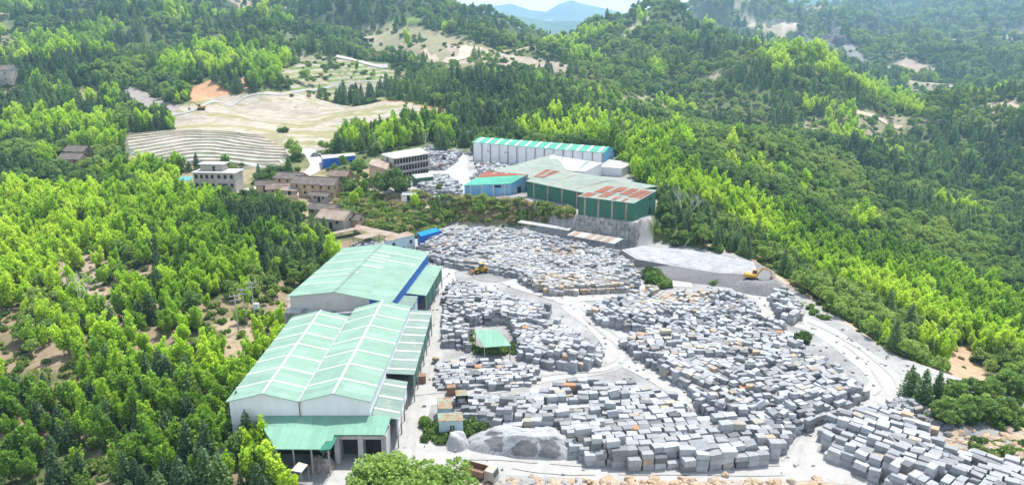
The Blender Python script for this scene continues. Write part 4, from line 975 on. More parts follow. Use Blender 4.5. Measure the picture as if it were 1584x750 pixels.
# --- awnings along the road
def awning(label, q, mat, skyl=0, n_post=4, wallmat=None, skw=.45, posts_in=True):
    q = [Vector(p) for p in q]; r = wempty('roadside_awning', down(lerp(q[1], q[2], .5), 0), label, 'awning', GG)
    roof_quad(r, 'roof', q[3], q[0], q[1], q[2], mat, skyl=0)
    if skyl:
        for k in range(skyl):
            t = (k+.5)/skyl; L = (q[3]-q[0]).length; h = skw/L/2
            u = [lerp(q[0],q[3],t-h), lerp(q[1],q[2],t-h), lerp(q[1],q[2],t+h), lerp(q[0],q[3],t+h)]; nn = (u[1]-u[0]).cross(u[3]-u[0]).normalized(); nn = nn if nn.z > 0 else -nn
            MB().poly([p+nn*.05 for p in u], .04, -nn).done('skylight', M['skylight'], r)
    inn = (q[0]-q[1]).normalized()*.25
    posts(r, [lerp(q[1], q[2], .02+.96*k/(n_post-1))+inn for k in range(n_post)], 0, .11)
    mb = MB(); wall_strip(mb, q[0]-UP*.3, q[3]-UP*.3, 0) ; mb.done('shade_backing', M['tarp_and_shade'], r)  # added dark backing, shade beneath the awning put into its colour
    if wallmat:
        mb = MB(); wall_strip(mb, q[2]+inn-UP*.12, q[1]+inn-UP*.12, 2.2, .06); mb.done('side_sheet', wallmat, r)
    return r
awning('green awning beside the blue wall, farthest of the roadside awnings', [P(654,409,6.6), P(684.5,412,5.4), P(659.5,457,5.4), P(622,452.6,6.6)], M['mint'], n_post=5, wallmat=M['greenwall'])
awning('small pale green awning between the blue wall and the grey awning', [P(613,456,6.8), P(647,458,6.0), P(637,476,6.0), P(605,474,6.8)], M['mintgrey'], n_post=3, wallmat=M['palewall'])
awning('long grey green translucent awning with pale strips along the road', [P(635.6,479,6.2), P(669,480.6,5.2), P(641,579,5.2), P(597,577,6.2)], M['mintgrey'], skyl=8, n_post=7, wallmat=M['greenwall'])
awning('weathered green lean-to below the long grey awning, nearest the camera', [P(596.7,584.7,5.6), P(631,590,4.8), P(616.7,648.7,4.8), P(575,641,5.6)], M['mintgrey'], skyl=3, n_post=4, wallmat=M['whitewall'])
# --- small green canopy among the stacks
gc = wempty('small_canopy', down(P(762,540,0),0), 'small mint green roof alone among the stone stacks', 'canopy')
q = [P(748.7,537,3.0), P(790.6,534,3.0), P(770,509.5,3.4), P(733.5,511,3.4)]; MB().poly(q, .1).done('roof', M['mint2'], gc); posts(gc, [lerp(q[i], Vector(map(sum, zip(*[tuple(x) for x in q])))/4, .06) for i in range(4)], 0, .1)
# --- cabins
def cabin(label, q, z1, wallm, roofm, win, ze2=None):
    q = [Vector(p) for p in q]; r = wempty('cabin', down(lerp(q[0], q[1], .5), 0), label, 'cabin', 'rusty roofed cabins')
    MB().poly(q, .08).done('roof', roofm, r); cc = (q[0]+q[1]+q[2]+q[3])/4; k = [lerp(p, cc, .05)-UP*.08 for p in q]
    mb = MB()
    for i in range(4): wall_strip(mb, k[i], k[(i+1)%4], -.1, .12)
    mb.done('wall', wallm, r)
    for s, t, w_, z0_, z1_ in win: window(r, k[s], k[(s+1)%4], t, w_, z0_, z1_, sub=True)
    return r
cabin('pale blue walled cabin with a rusty roof above the green bushes', [P(678,651.2,2.7), P(717,650,2.7), P(714.8,636.5,3.0), P(676.7,638.5,3.0)], 0, M['palewall'], M['cabroof'], [(0,.55,.8,1.1,1.9)])
cabin('narrow cabin with an orange rusted roof, directly behind the pale blue one', [P(678,632,2.5), P(700,631.5,2.5), P(697.8,614,2.7), P(675.5,614.5,2.7)], 0, M['palewall'], M['cabroof'], [])
bs = wempty('tarp_shelter', down(P(716,628,0),0), 'black open shelter with a green sheet top behind the cabins', 'shelter')
q = [P(705,612,2.6), P(724,611,2.6), P(721,602,2.6), P(704,603,2.6)]; MB().poly(q, .08).done('roof', M['cabroof'], bs); mb = MB()
for i in (1,2,3): wall_strip(mb, q[i]-UP*.1, q[(i+1)%4]-UP*.1, 0)
mb.done('wall', M['tarp_and_shade'], bs); MB().box(P(714,618,1.2), (1.2,.9,.8)).done('frame', M['white'], bs)
tag(MB().box(P(698,603,.8), (1.5,1.3,1.6), .1).done('orange_block', M['rustysteel']), 'rust orange cube beside the black shelter', 'block')
tag(MB().box(P(652,585,.7), (1.5,1.3,1.4), .05).done('timber_crate', M['rustysteel']), 'rust brown crate left of the low rows of stacks', 'crate')
# --- sand heap and boulder
sh_ = mound('sand_heap', P(812,690,0), 8.6, 3.3, 2.6, M['ground'], 'pale grey sand heap with dark digging scars in front of the long heap', 'sand heap', rz=-.12, seed=8, rough=.16, N=90, flat=2.4)
cs = []
for i_ in range(91):
    for j_ in range(91):
        u_, v_ = i_/45-1, j_/45-1; zz_ = sh_.data.vertices[i_*91+j_].co.z; nn_ = float(fbm(u_*6, v_*6, 3)-.5)
        dug = v_ < .05 and .35+nn_ < zz_ < 2.3+1.4*nn_ and ((-.62 < u_+.2*nn_ < -.36) or (-.16 < u_+.25*nn_ < .22) or (.27 < u_+.2*nn_ < .56)); g_ = .17 if dug else .36+.12*nn_
        cs.append((g_*.97, g_, g_*1.03, 1))
sh_.data.attributes.new('col', 'FLOAT_COLOR', 'POINT').data.foreach_set('color', np.array(cs, np.float32).ravel())
ob = mound('boulder', P(708,690,0), 1.9, 1.5, 2.0, M['stone'] , 'single pale boulder between the bushes and the sand heap', 'boulder', seed=5, N=20)
at = ob.data.attributes.new('stone', 'FLOAT_COLOR', 'POINT'); at.data.foreach_set('color', np.tile((.38,.38,.38,1), len(ob.data.vertices)).astype(np.float32))
ob = mound('boulder', P(760,652,0), 3.0, 1.5, 1.6, M['stone'] , 'flat wedge shaped boulder at the left end of the long heap', 'boulder', seed=9, N=20)
at = ob.data.attributes.new('stone', 'FLOAT_COLOR', 'POINT'); at.data.foreach_set('color', np.tile((.36,.36,.35,1), len(ob.data.vertices)).astype(np.float32))
# ---------------------------------------------------------------- the works on the terrace
GT = 'factory buildings on the terrace'
Z7 = 7.0
# long white shed with the jade roof
A, B = P(731.5,220,14.4), P(932.8,236,14.4); A2, B2 = P(742.7,210.7,15.6), P(955.5,226.7,15.6)
d = (B-A).normalized(); nrm = Vector((-d.y, d.x, 0)); W = 12.0
rA, rB = A+nrm*W/2+UP*1.3, B+nrm*W/2+UP*1.3; bA, bB = A+nrm*W, B+nrm*W
ls = wempty('long_shed', down(lerp(A,B,.5), Z7), 'long white shed with a jade green roof at the back of the terrace', 'shed', GT)
mb = MB(); wall_strip(mb, A, B, Z7-.5); wall_strip(mb, bB, bA, Z7-.5); mb.done('wall', M['whitewall'], ls)
mb = MB(); mb.v += [down(B,Z7-.5), down(bB,Z7-.5), bB, rB, B]; mb.f.append((0,1,2,3,4)); mb.v += [down(A,Z7-.5), down(bA,Z7-.5), bA, rA, A]; mb.f.append((9,8,7,6,5)); o = mb.done('gable_wall', M['bluewall'], ls); o['label'] = 'pale blue end wall'
n_b = 14
for k in range(n_b+1):
    t = k/n_b; p = lerp(A, B, .004+.992*t)-nrm*.16; MB().box(down(p, (Z7+14.3)/2), (.24,.2,7.2), math.atan2(d.y, d.x)).done('pilaster', M['rustysteel' if k%3 else 'plaster'], ls)
for t0_ in (.12, .26):
    for j in range(3): window(ls, A, B, t0_+.012*j, .35, 11.0, 11.6, M['rustysteel'], 'vent')
ex = nrm*.3
roof_quad(ls, 'roof', A-ex-d*.4-UP*.08, B-ex+d*.4-UP*.08, rB+d*.4, rA-d*.4, M['jade'], skyl=[(k+.5)/13 for k in range(13)], skw=1.0, t0=.02, t1=.98)
roof_quad(ls, 'roof', bB+ex+d*.4-UP*.08, bA+ex-d*.4-UP*.08, rA-d*.4, rB+d*.4, M['jade'], skyl=[(k+.5)/13 for k in range(13)], skw=1.0, t0=.02, t1=.98)
# generic walls-and-roof block from roof corners
def block(name, label, cat, q, zb, wallm, roofm, group=GT, skyl=0, pil=0, pilm='tanroof', wins=(), inset=.03, th=.12, **k):
    q = [Vector(p) for p in q]; cc = sum(q, Vector())/len(q); r = wempty(name, down(cc, zb), label, cat, group)
    roof_quad(r, 'roof', q[0], q[1], q[2], q[3], roofm, skyl=skyl, th=th, **k)
    kk = [lerp(p, cc, inset)-UP*(th+.02) for p in q]; mb = MB()
    for i in range(4): wall_strip(mb, kk[i], kk[(i+1)%4], zb-.6)
    mb.done('wall', wallm, r)
    for i in range(pil):
        t = (i+.5)/pil; p = lerp(kk[0], kk[1], t); dd = (kk[1]-kk[0]); hz = p.z-zb
        MB().box(down(p, zb+hz/2)-Vector((0,.02,0)), (.5,.2,hz), math.atan2(dd.y, dd.x)).done('pilaster', M[pilm], r)
    for s, t, w_, z0_, z1_, *mm in wins: window(r, kk[s], kk[(s+1)%4], t, w_, zb+z0_, zb+z1_, M[mm[0]] if mm else None, mm[1] if len(mm) > 1 else 'window')
    return r, kk
# middle sheds (two slopes)
block('workshop', 'flat grey green roof between the long white shed and the dark green factory', 'workshop', [P(815,276,11.6), P(880,270,11.6), P(858,238,13.2), P(762,264,12.0)], Z7, M['greenwall'], M['greyroof'])
block('workshop', 'white sheeted roof just in front of the long white shed', 'workshop', [P(852,262,11.5), P(905,266,11.3), P(932,252,11.8), P(850,239.5,13.4)], Z7, M['whitewall'], M['whiteroof'], skyl=2, skymat='greyroof', skw=.4)
block('side_shed', 'small cream roofed shed at the right end of the long white shed', 'shed', [P(925,258,10.2), P(962,261,10.0), P(981,252,10.4), P(938,246,10.8)], Z7, M['whitewall'], M['whiteroof'])
# blue walled workshop
bw, kk = block('blue_workshop', 'sky blue walled workshop with a half jade half rust roof at the terrace edge', 'workshop', [P(717,287,10.8), P(790,284,10.8), P(818,270,12.6), P(752,265,12.4)], Z7, M['bluewall'], M['jade'], pil=4, pilm='greywall', wins=[(0,.72,2.2,2.6,3.4,'dark'),(1,.5,1.8,0,2.2,'dark','door')], skyl=[.2,.5,.8], skw=.6)
q = [lerp(P(717,287,10.8), P(752,265,12.4), .55), lerp(P(790,284,10.8), P(818,270,12.6), .45), P(818,270,12.6), P(752,265,12.4)]
roof_quad(bw, 'rusty_sheets', *[p+UP*.06 for p in q], M['redroof'], skyl=[.25,.5,.75], skymat='tanroof', skw=.9, th=.05)['label'] = 'rust red upper half of the roof'
# dark green factory
ga, gb, gc_, gd = P(813,280,12.0), P(930,304,11.8), P(1016,288,13.4), P(846,262,13.8)
g1, kk = block('green_factory', 'long dark green factory with a grey weathered roof on the terrace', 'factory', [ga, gb, lerp(gb, gc_, .999), gd], Z7, M['greenwall'], M['greyroof'], pil=5, pilm='tanroof', skyl=[.3,.62], skymat='tanroof', skw=.3)
q = [lerp(ga,gd,.35)+UP*.06, lerp(ga,gb,.13)+(gd-ga)*.42+UP*.06, lerp(gd,gc_,.13)+UP*.06, gd+UP*.06]; roof_quad(g1, 'rusty_sheets', *q, M['redroof'], th=.05, skyl=[.5], skymat='greyroof', skw=.8)['label'] = 'rust red sheets at the left end'
# back slope
roof_quad(g1, 'roof', gc_+Vector((1.5,6,-1.2)), gd+Vector((3,8,-1.4)), gd, gc_, M['greyroof'])
fa, fb, fc2, fd = P(893,303.5,12.6), P(981,314.5,12.4), P(1017,294,13.6), P(932,286.5,13.9)
g2, kk = block('green_factory', 'front green factory block with a red rusted roof above the stone retaining wall', 'factory', [fa, fb, fc2, fd], Z7-.2, M['greenwall'], M['greyroof'], pil=4, pilm='tanroof', wins=[(1,.75,1.6,0,2.4,'dark','door'),(1,.75,2.0,4.6,5.2,'dark')])
nn = (fb-fa).cross(fd-fa).normalized()
for r0, r1, row in ((.12,.88,0),):
    for (u0,u1,v0_,v1_) in ((.03,.2,.05,.35),(.1,.26,.42,.95),(.3,.46,.15,.55),(.33,.5,.6,.97),(.55,.7,.45,.95),(.58,.66,.05,.3),(.74,.88,.35,.9),(.9,.98,.3,.85),(.76,.82,.02,.22)):
        pt = lambda u, v: lerp(lerp(fa, fb, u), lerp(fd, fc2, u), v)+nn*.06
        MB().poly([pt(u0,v0_), pt(u1,v0_), pt(u1,v1_), pt(u0,v1_)], .05, -nn).done('rusty_sheet', M['redroof'], g2)
# stone retaining wall below
def masonry():
    m, t, b = newmat('stone_masonry', .9, .2); tc = nd(t, 'ShaderNodeTexCoord'); mp = nd(t, 'ShaderNodeMapping'); mp.inputs['Rotation'].default_value = (math.pi/2, 0, .15)
    br = nd(t, 'ShaderNodeTexBrick'); br.inputs['Scale'].default_value = 1; br.inputs['Brick Width'].default_value = 1.9; br.inputs['Row Height'].default_value = 1.0; br.inputs['Mortar Size'].default_value = .06
    br.inputs['Color1'].default_value = (.36,.36,.35,1); br.inputs['Color2'].default_value = (.26,.26,.27,1); br.inputs['Mortar'].default_value = (.12,.12,.12,1)
    t.links.new(tc.outputs['Object'], mp.inputs[0]); t.links.new(mp.outputs[0], br.inputs[0]); o = mixc(t, .6, br.outputs[0], ramp(t, noise(t, .8, 5, .7), [(.3,.6),(.7,1.2)]), 'MULTIPLY')
    t.links.new(o, b.inputs['Base Color']); bump(t, b, br.outputs['Fac'], -.8, .1); return m
M['masonry'] = masonry()
rw = MB(); a, b, c = P(893,333,Z7-.1), P(981,345,Z7-.1), P(1008,325,Z7-.1)
for s, e in ((a, b), (b, c)):
    for k in range(14):
        for l in range(8):
            t0_, t1_ = k/14, (k+1)/14; p = lerp(s, e, (t0_+t1_)/2); dd = e-s; L = dd.length/14; z = l*.9+.45
            rw.box(down(p, z)+Vector((random.gauss(0,.05), random.gauss(-.15,.16)-(7-l*.9)*.07, 0)), (L*random.uniform(.9,1.05), 1.5, .9*random.uniform(.9,1.02)), math.atan2(dd.y, dd.x)+random.gauss(0,.02))
m = rw.done('retaining_wall', M['stone']); at = m.data.attributes.new('stone', 'FLOAT_COLOR', 'POINT'); cl = np.repeat(np.clip(RNG.normal(.31,.05,len(m.data.vertices)//8+1),.2,.7), 8)[:len(m.data.vertices)]; at.data.foreach_set('color', np.stack([cl,cl*.99,cl*.96,cl*0+1],1).astype(np.float32).ravel())
tag(m, 'retaining wall of large grey stone blocks below the front green factory', 'wall')
mb = MB(); wall_strip(mb, P(668,302,Z7), P(800,306,Z7), 3.0, .6); tag(mb.done('terrace_wall', M['concrete']), 'low concrete edge wall below the sky blue workshop', 'wall')
# thin long roofs at the foot of the bank
def open_roof(label, q, mat, zb=0, n=4, name='open_shelter', group='open shelters at the foot of the bank', **k):
    q = [Vector(p) for p in q]; r = wempty(name, down((q[0]+q[1])/2, zb), label, 'shelter', group); roof_quad(r, 'roof', *q, mat, **k)
    posts(r, [lerp(q[0], q[1], .02+.96*i/(n-1)) for i in range(n)]+[lerp(q[3], q[2], .02+.96*i/(n-1)) for i in range(n)], zb, .08); return r
open_roof('long narrow white roof strip at the foot of the bank', [P(800,344,3.2), P(880,356.5,3.2), P(884,353,3.6), P(806,340.5,3.6)], M['whiteroof'], n=5)
open_roof('patched pale blue and rust roof left of the plastic covered terrace', [P(877,363.5,3.0), P(950,377,3.0), P(965,369,3.5), P(888,357,3.5)], M['whiteroof'], n=5, skyl=[.1,.42,.62,.8], skymat='tanroof', skw=1.8)
# steel frame tower, pole
tw = wempty('steel_frame', P(723,226,Z7), 'open pale steel frame tower at the left end of the long white shed', 'frame tower'); f = MB(); a = P(723,230,Z7)
for x, y in ((-1.7,0),(1.7,0),(-1.7,2.5),(1.7,2.5)): f.bar(a+Vector((x,y,0)), a+Vector((x,y,7.6)), .1)
for z in (2.5,5,7.5):
    for p, q in (((-1.7,0),(1.7,0)),((-1.7,2.5),(1.7,2.5)),((-1.7,0),(-1.7,2.5)),((1.7,0),(1.7,2.5))): f.bar(a+Vector((*p,z)), a+Vector((*q,z)), .08)
f.done('frame', M['white'], tw)
# three storey concrete building with galleries
cz = 8.0; q = [P(606,249,17.2), P(665,243,16.6), P(658,228,16.6), P(590,238,17.2)]
cz = Z7; zt = 15.2
q = [P(608,245,zt), P(663,236.5,zt), P(650,228.5,zt), P(589,238.5,zt)]
cb, kk = block('concrete_building', 'three storey bare concrete building with long galleries behind the big dark tree', 'building', q, cz, M['plaster'], M['concrete'], group=None, th=.3)
for fl_ in range(3):
    z0 = .3+fl_*2.65
    for j in range(12): window(cb, kk[0], kk[1], (j+.5)/12, .95, cz+z0+.3, cz+z0+2.0, M['dark'])
    dd = (kk[1]-kk[0]); dd.z = 0; dn = dd.normalized(); nv = Vector((dn.y, -dn.x, 0))
    g = MB(); a, b = down(kk[0], cz+z0+2.35), down(kk[1], cz+z0+2.35); g.hexa([a, a+nv*1.2, b+nv*1.2, b][::-1], [p+UP*.25 for p in (a, a+nv*1.2, b+nv*1.2, b)][::-1])
    if fl_ < 2: g.hexa([a+nv*1.1, a+nv*1.2, b+nv*1.2, b+nv*1.1][::-1], [p+UP*.75 for p in (a+nv*1.1, a+nv*1.2, b+nv*1.2, b+nv*1.1)][::-1])
    g.done('gallery', M['plaster'], cb)
    window(cb, kk[3], kk[0], .5, 1.2, cz+z0+.5, cz+z0+2.0, M['dark'])
tagb, kk = block('wing_building', 'tan walled annexe left of the big dark tree', 'building', [P(570,254,13), P(598,262,13), P(606,246,13.4), P(575,246,13.4)], 5.5, M['mudwall'], M['tanroof'], group=None)
block('green_hut', 'low hut with pale green roof and dark green wall beside the rubble stacks', 'hut', [P(643,276,9.8), P(671,273,9.8), P(665,267,10.6), P(637,270,10.6)], Z7, M['greenwall'], M['whiteroof'], group=None)
# small blue shed with white roof
zz = hit(515,262,200).z
block('blue_shed', 'royal blue walled shed with a flat white roof beside the village road', 'shed', [P(499,246,zz+4), P(550,240.5,zz+4), P(548,236.5,zz+4.2), P(496,240.5,zz+4.2)], zz-.3, M['deepblue'], M['whiteroof'], group=None, wins=[(0,.9,2.2,0,2.6,'dark','door')])
# ---------------------------------------------------------------- village houses
def house(name, label, px, py, L, W, h, rz, wallm, roofm, rise=1.5, ov=.7, nwin=4, group='old village houses', z=None, doors=1, hip=False):
    p = hit(px, py, 150); z0 = p.z if z is None else z; r = empty(name, (p.x, p.y, z0), label, 'house', group, math.radians(rz))
    a, b = L/2, W/2; mb = MB(); mb.v += [Vector(q) for q in ((-a,-b,-1.5),(a,-b,-1.5),(a,b,-1.5),(-a,b,-1.5),(-a,-b,h),(a,-b,h),(a,b,h),(-a,b,h),(-a,0,h+rise),(a,0,h+rise))]
    mb.f += [(0,1,5,4),(1,2,6,9,5),(2,3,7,6),(3,0,4,8,7)]; mb.done('wall', wallm, r)
    k = ov*rise/b; A_, B_ = Vector((-a-ov,-b-ov,h-k+.05)), Vector((a+ov,-b-ov,h-k+.05)); R1, R2 = Vector((-a-ov,0,h+rise+.05)), Vector((a+ov,0,h+rise+.05)); C_, D_ = Vector((a+ov,b+ov,h-k+.05)), Vector((-a-ov,b+ov,h-k+.05))
    MB().poly([A_,B_,R2,R1], .15).poly([R1,R2,C_,D_], .15).done('roof', roofm, r); MB().bar(R1+UP*.05, R2+UP*.05, .16).done('ridge', roofm, r)
    for j in range(nwin):
        t = (j+.5)/nwin
        for z_ in ([h*.62] if h < 3.6 else [h*.28, h*.72]):
            window(r, (-a,-b,0), (a,-b,0), t, .8, z_-.45, z_+.45, M['dark'])
    for j in range(max(1, nwin//2)): window(r, (a,-b,0), (a,b,0), (j+.5)/max(1, nwin//2), .7, h*.6, h*.6+.8, M['dark'])
    if doors: window(r, (-a,-b,0), (a,-b,0), .5, 1.1, -.2, 2.0, M['dark'], 'door')
    return r
house('earth_house', 'long tan rammed earth house with a dark tiled roof, left half', 452,292, 9.5,5.5,4.6,-14, M['mudwall'], M['tile'], 1.3, nwin=3)
house('earth_house', 'long tan rammed earth house with a dark tiled roof, right half', 492,302, 15,6.5,4.6,-14, M['mudwall'], M['tile'], 1.5, nwin=5)
house('earth_house', 'small tan house with brown roof above the right end of the long one', 527,284, 6.5,5,3.6,-14, M['mudwall'], M['tiler'], 1.2, nwin=2)
house('courtyard_house', 'orange walled courtyard house left of the long earth house', 432,304, 7,5,3.4,12, M['mudwall'], M['tiler'], 1.2, nwin=2)
house('earth_house', 'grey and pale tin roofed old farmhouse above the sheltered stone stacks', 522,350, 9,6.5,3.4,-22, M['plaster'], M['tanroof'], 1.7, nwin=2)
house('earth_house', 'dark slate roofed low house behind the tin roofed farmhouse', 503,336, 9,4.5,3.2,-22, M['plaster'], M['tile'], 1.1, nwin=3)
house('earth_house', 'brown roofed farmhouse among dark trees at far left, upper roof', 124,243, 9,6,3.2,-12, M['mudwall'], M['tile'], 1.6, nwin=2)
house('earth_house', 'brown roofed farmhouse among dark trees at far left, lower roof', 116,256, 9,6,3.2,-6, M['mudwall'], M['tile'], 1.6, nwin=2)
house('earth_house', 'small pale tin roofed annexe between the courtyard house and the long earth house', 452,303, 5,3.5,2.6,-10, M['plaster'], M['tanroof'], .7, nwin=1)
house('earth_house', 'low grey tiled outhouse at the front of the long earth house', 497,312, 6,3,2.3,-14, M['plaster'], M['tile'], .6, nwin=2)
house('earth_house', 'brown tiled shed right of the tin roofed farmhouse', 546,350, 6,4,2.8,-22, M['mudwall'], M['tile'], 1.0, nwin=1)
house('earth_house', 'small brown roofed house by the road bend left of the courtyard house', 412,296, 6,4,2.8,6, M['mudwall'], M['tile'], 1.0, nwin=1)
house('barn', 'pale walled brown roofed building cut by the left edge of the picture', 2,128, 20,10,8,0, M['plaster'], M['tile'], 2.4, nwin=3)
house('work_hut', 'small white hut with a pale tin roof on the yellow stone terraces', 634,312, 4.2,2.8,2.2,-6, M['whitewall'], M['whiteroof'], .3, .25, nwin=1, group='huts by the village')
# grey flat roofed farmhouse
p = hit(340,291,200); fh = empty('farmhouse', p, 'grey two storey concrete farmhouse with flat roofs below the terraces', 'house', 'old village houses', math.radians(-4))
def cube(root, nm, c, d, mat): return MB().box(c, d).done(nm, M[mat], root)
cube(fh, 'wall', (0,0,2.6), (15.5,7,7.2), 'plaster'); cube(fh, 'upper_wall', (-2,1.5,7.4), (8.5,4.2,2.6), 'plaster'); cube(fh, 'roof', (0,0,6.3), (16.6,8.2,.25), 'concrete'); cube(fh, 'upper_roof', (-2,1.5,8.85), (9.8,5.4,.25), 'concrete')
for z in (.6, 3.8):
    for t in (.07,.2,.33,.46,.62,.77,.92): window(fh, (-7.75,-3.5,0), (7.75,-3.5,0), t, 1.1, z+.3, z+1.7, M['dark'])
window(fh, (-7.75,-3.5,0), (7.75,-3.5,0), .27, 1.2, 0, 2.2, M['dark'], 'door'); window(fh, (-7.75,-3.5,0), (7.75,-3.5,0), .7, 1.2, 0, 2.2, M['dark'], 'door')
window(fh, (-6.25,-.6,0), (2.25,-.6,0), .6, 1.0, 6.3, 8.2, M['dark'], 'door')
p = hit(288,289,200); th = open_roof('small turquoise roofed lean-to left of the grey farmhouse', [p+Vector(q) for q in ((-2.6,-2,2.6),(2.6,-2,2.6),(2.6,2,3.2),(-2.6,2,3.2))], metal_roof('turquoise_roof', (.16,.50,.58)), zb=p.z-.5, n=3, group=None)
# courtyard wall
p = hit(444,312,200); cw = MB(); a = math.radians(12)
for c, d in (((0,-2.2,1),(7.5,.3,3)),((3.7,0,1),(.3,4.4,3)),((-3.7,0,1),(.3,4.4,3))):
    cw.box(p+Matrix.Rotation(a,3,'Z')@Vector(c), d, a)
tag(cw.done('yard_wall', M['mudwall']), 'orange earth wall round the courtyard in front of the courtyard house', 'wall')
# ---- tan roofed stone shelters and two small blue and white sheds above the mint roofs
G5 = 'shelters behind the mint roofed sheds'
open_roof('narrow tan sheet roof over stone stacks, left one of the shelters', [P(514,359,3.2), P(520,361.5,3.2), P(551,355,3.4), P(546,352,3.4)], M['tanroof'], n=3, group=G5)
open_roof('long tan sheet roof running to the right behind the stacks', [P(546,354,3.4), P(612,368,3.4), P(620,362,3.7), P(552,347,3.7)], M['tanroof'], n=5, group=G5)
open_roof('tan sheet roof in the middle of the sheltered stacks', [P(546,366,3.2), P(562,370,3.2), P(596,361,3.4), P(578,357,3.4)], M['tanroof'], n=3, group=G5)
block('white_office', 'pale blue white walled office with a tan roof beside the mint shed', 'office', [P(600,373,4.6), P(642,363,4.6), P(630,357.5,5.2), P(594,369,5.0)], 0, M['palewall'], M['tanroof'], group=None, wins=[(0,.2,.9,1.0,2.0),(0,.55,.9,1.0,2.0),(0,.85,.9,2.4,3.4),(0,.2,.9,2.8,3.8)])
block('blue_hut', 'little hut with a bright azure roof and deep blue walls', 'hut', [P(652,365.5,3.6), P(682,356.5,3.6), P(674,352,4.0), P(645,360,4.0)], 0, M['deepblue'], M['blueroof'], group=None, wins=[(0,.35,1.2,1.0,2.2,'white')])
# ---------------------------------------------------------------- terraced fields
def field_strips(name, label, px, z0, rise, nstep, mats, y0, kindz, wob=1.0, res=(200, 90), lift=.35, flatz=None):
    c = [hit(a, b, y0) if flatz is None else P(a, b, flatz) for a, b in px]; poly = [(p.x, p.y) for p in c]
    xs = [p[0] for p in poly]; ys = [p[1] for p in poly]; X = np.linspace(min(xs), max(xs), res[0]); Y = np.linspace(min(ys), max(ys), res[1]); XX, YY = np.meshgrid(X, Y)
    return poly, XX, YY
poly, XX, YY = field_strips('t', '', [(190,214),(260,206),(330,205),(400,210),(445,232),(452,246),(430,258),(380,262),(330,258),(270,257),(230,247),(195,238)], 0, 0, 0, None, 260, None, res=(260, 420))
base = H(XX, YY, False); cx_, cyy = (XX.min()+XX.max())/2, YY.min()
cur = (YY-cyy) - 6*np.cos((XX-cx_)/17) + 3.5*(fbm(XX/26, YY/26, 2)-.5)*2 - ((XX-cx_)/26)**2*2.0
stepw = 4.4; lv = cur/stepw+.9*(fbm(XX/19+4, YY/19, 3)-.5); fr_ = lv-np.floor(lv); ZZ = base+.55+(np.floor(lv)+ss(.0,.10,fr_)-lv)*.75
inn = inpoly(XX, YY, poly); e = sdf(XX.ravel(), YY.ravel(), poly).reshape(XX.shape); ZZ = np.where(e > -1.5, base-.25+ (ZZ-base+.25)*np.clip(-e/1.5,0,1), ZZ)
idx = np.arange(XX.size).reshape(XX.shape); Q = np.stack([idx[:-1,:-1], idx[:-1,1:], idx[1:,1:], idx[1:,:-1]], -1).reshape(-1,4); kq = inn.ravel()[Q].all(1); Q = Q[kq]
colr = np.empty(XX.shape+(3,)); colr[:] = (.30,.31,.22)
band = (fr_ > .16) & (fr_ < .40); colr[band] = (.72,.71,.68)                     # plastic mulch
colr[fr_ <= .12] = (.60,.50,.38); g_ = (np.floor(lv).astype(int) % 4 == 1) & (fr_ > .4) & (vn(XX/11, lv) > .5); colr[g_] = (.16,.26,.11)
g_ = (fr_ > .62) & (fr_ < .8); colr[g_] = (.52,.50,.46)
colr *= .74*(.75+.5*fbm(XX/4, YY/4, 3))[...,None]
gm = np_mesh('terraced_field', np.stack([XX, YY, ZZ], -1).reshape(-1,3), Q, M['ground']); gm.attributes.new('col', 'FLOAT_COLOR', 'POINT').data.foreach_set('color', np.concatenate([colr.reshape(-1,3), np.ones((XX.size,1))], 1).astype(np.float32).ravel())
tag(link('terraced_field', gm), kind='structure')
# plastic covered terrace by the yard
poly = [(p.x, p.y) for p in ring([(962,386),(1000,379),(1075,388),(1165,404),(1172,424),(1110,421),(1040,410),(985,400)], 2.4)]
XX, YY = np.meshgrid(np.linspace(min(p[0] for p in poly), max(p[0] for p in poly), 200), np.linspace(min(p[1] for p in poly), max(p[1] for p in poly), 160))
rr = (YY+XX*.42)/1.35+ .12*fbm(XX/4, YY/4, 2); e = sdf(XX.ravel(), YY.ravel(), poly).reshape(XX.shape)
fr2 = rr-np.floor(rr); ZZ = 2.4+.28*np.sin(rr*2*math.pi)*.5; ZZ = np.where(e > -.6, 2.3, ZZ)
inn = e < 0.3; Q0 = np.arange(XX.size).reshape(XX.shape); Q = np.stack([Q0[:-1,:-1], Q0[:-1,1:], Q0[1:,1:], Q0[1:,:-1]], -1).reshape(-1,4); Q = Q[inn.ravel()[Q].all(1)]
colr = np.empty(XX.shape+(3,)); colr[:] = (.66,.67,.69); colr[(fr2 > .55) & (fr2 < .85)] = (.44,.42,.40)
colr *= .62
gm = np_mesh('plastic_covered_field', np.stack([XX, YY, ZZ], -1).reshape(-1,3), Q, M['ground']); gm.attributes.new('col', 'FLOAT_COLOR', 'POINT').data.foreach_set('color', np.concatenate([colr.reshape(-1,3), np.ones((XX.size,1))], 1).astype(np.float32).ravel())
tag(link('plastic_covered_field', gm), kind='structure')
# gravel embankment under it
v = []; f_ = []; top = [Vector((*p, 2.35)) for p in poly]; n = len(top); cc = sum(top, Vector())/n
for i, p in enumerate(top):
    o_ = (p-cc); o_.z = 0; o_.normalize(); v += [p+o_*.2, p+o_*(5.5 if p.y < cc.y else 2)-UP*(2.45 if p.y < cc.y+4 else 3.6)]
f_ = [(2*i, 2*i+1, 2*((i+1)%n)+1, 2*((i+1)%n)) for i in range(n)]; m = mesh('gravel_embankment', v, f_, M['gravel'], False); tag(link('gravel_embankment', m), kind='structure')
mound('gravel_heap', P(1172,444,0), 6.5, 6.5, 2.2, M['gravel'], 'dark gravel heap that the yellow excavator stands on', 'gravel heap', seed=4, rough=.2)
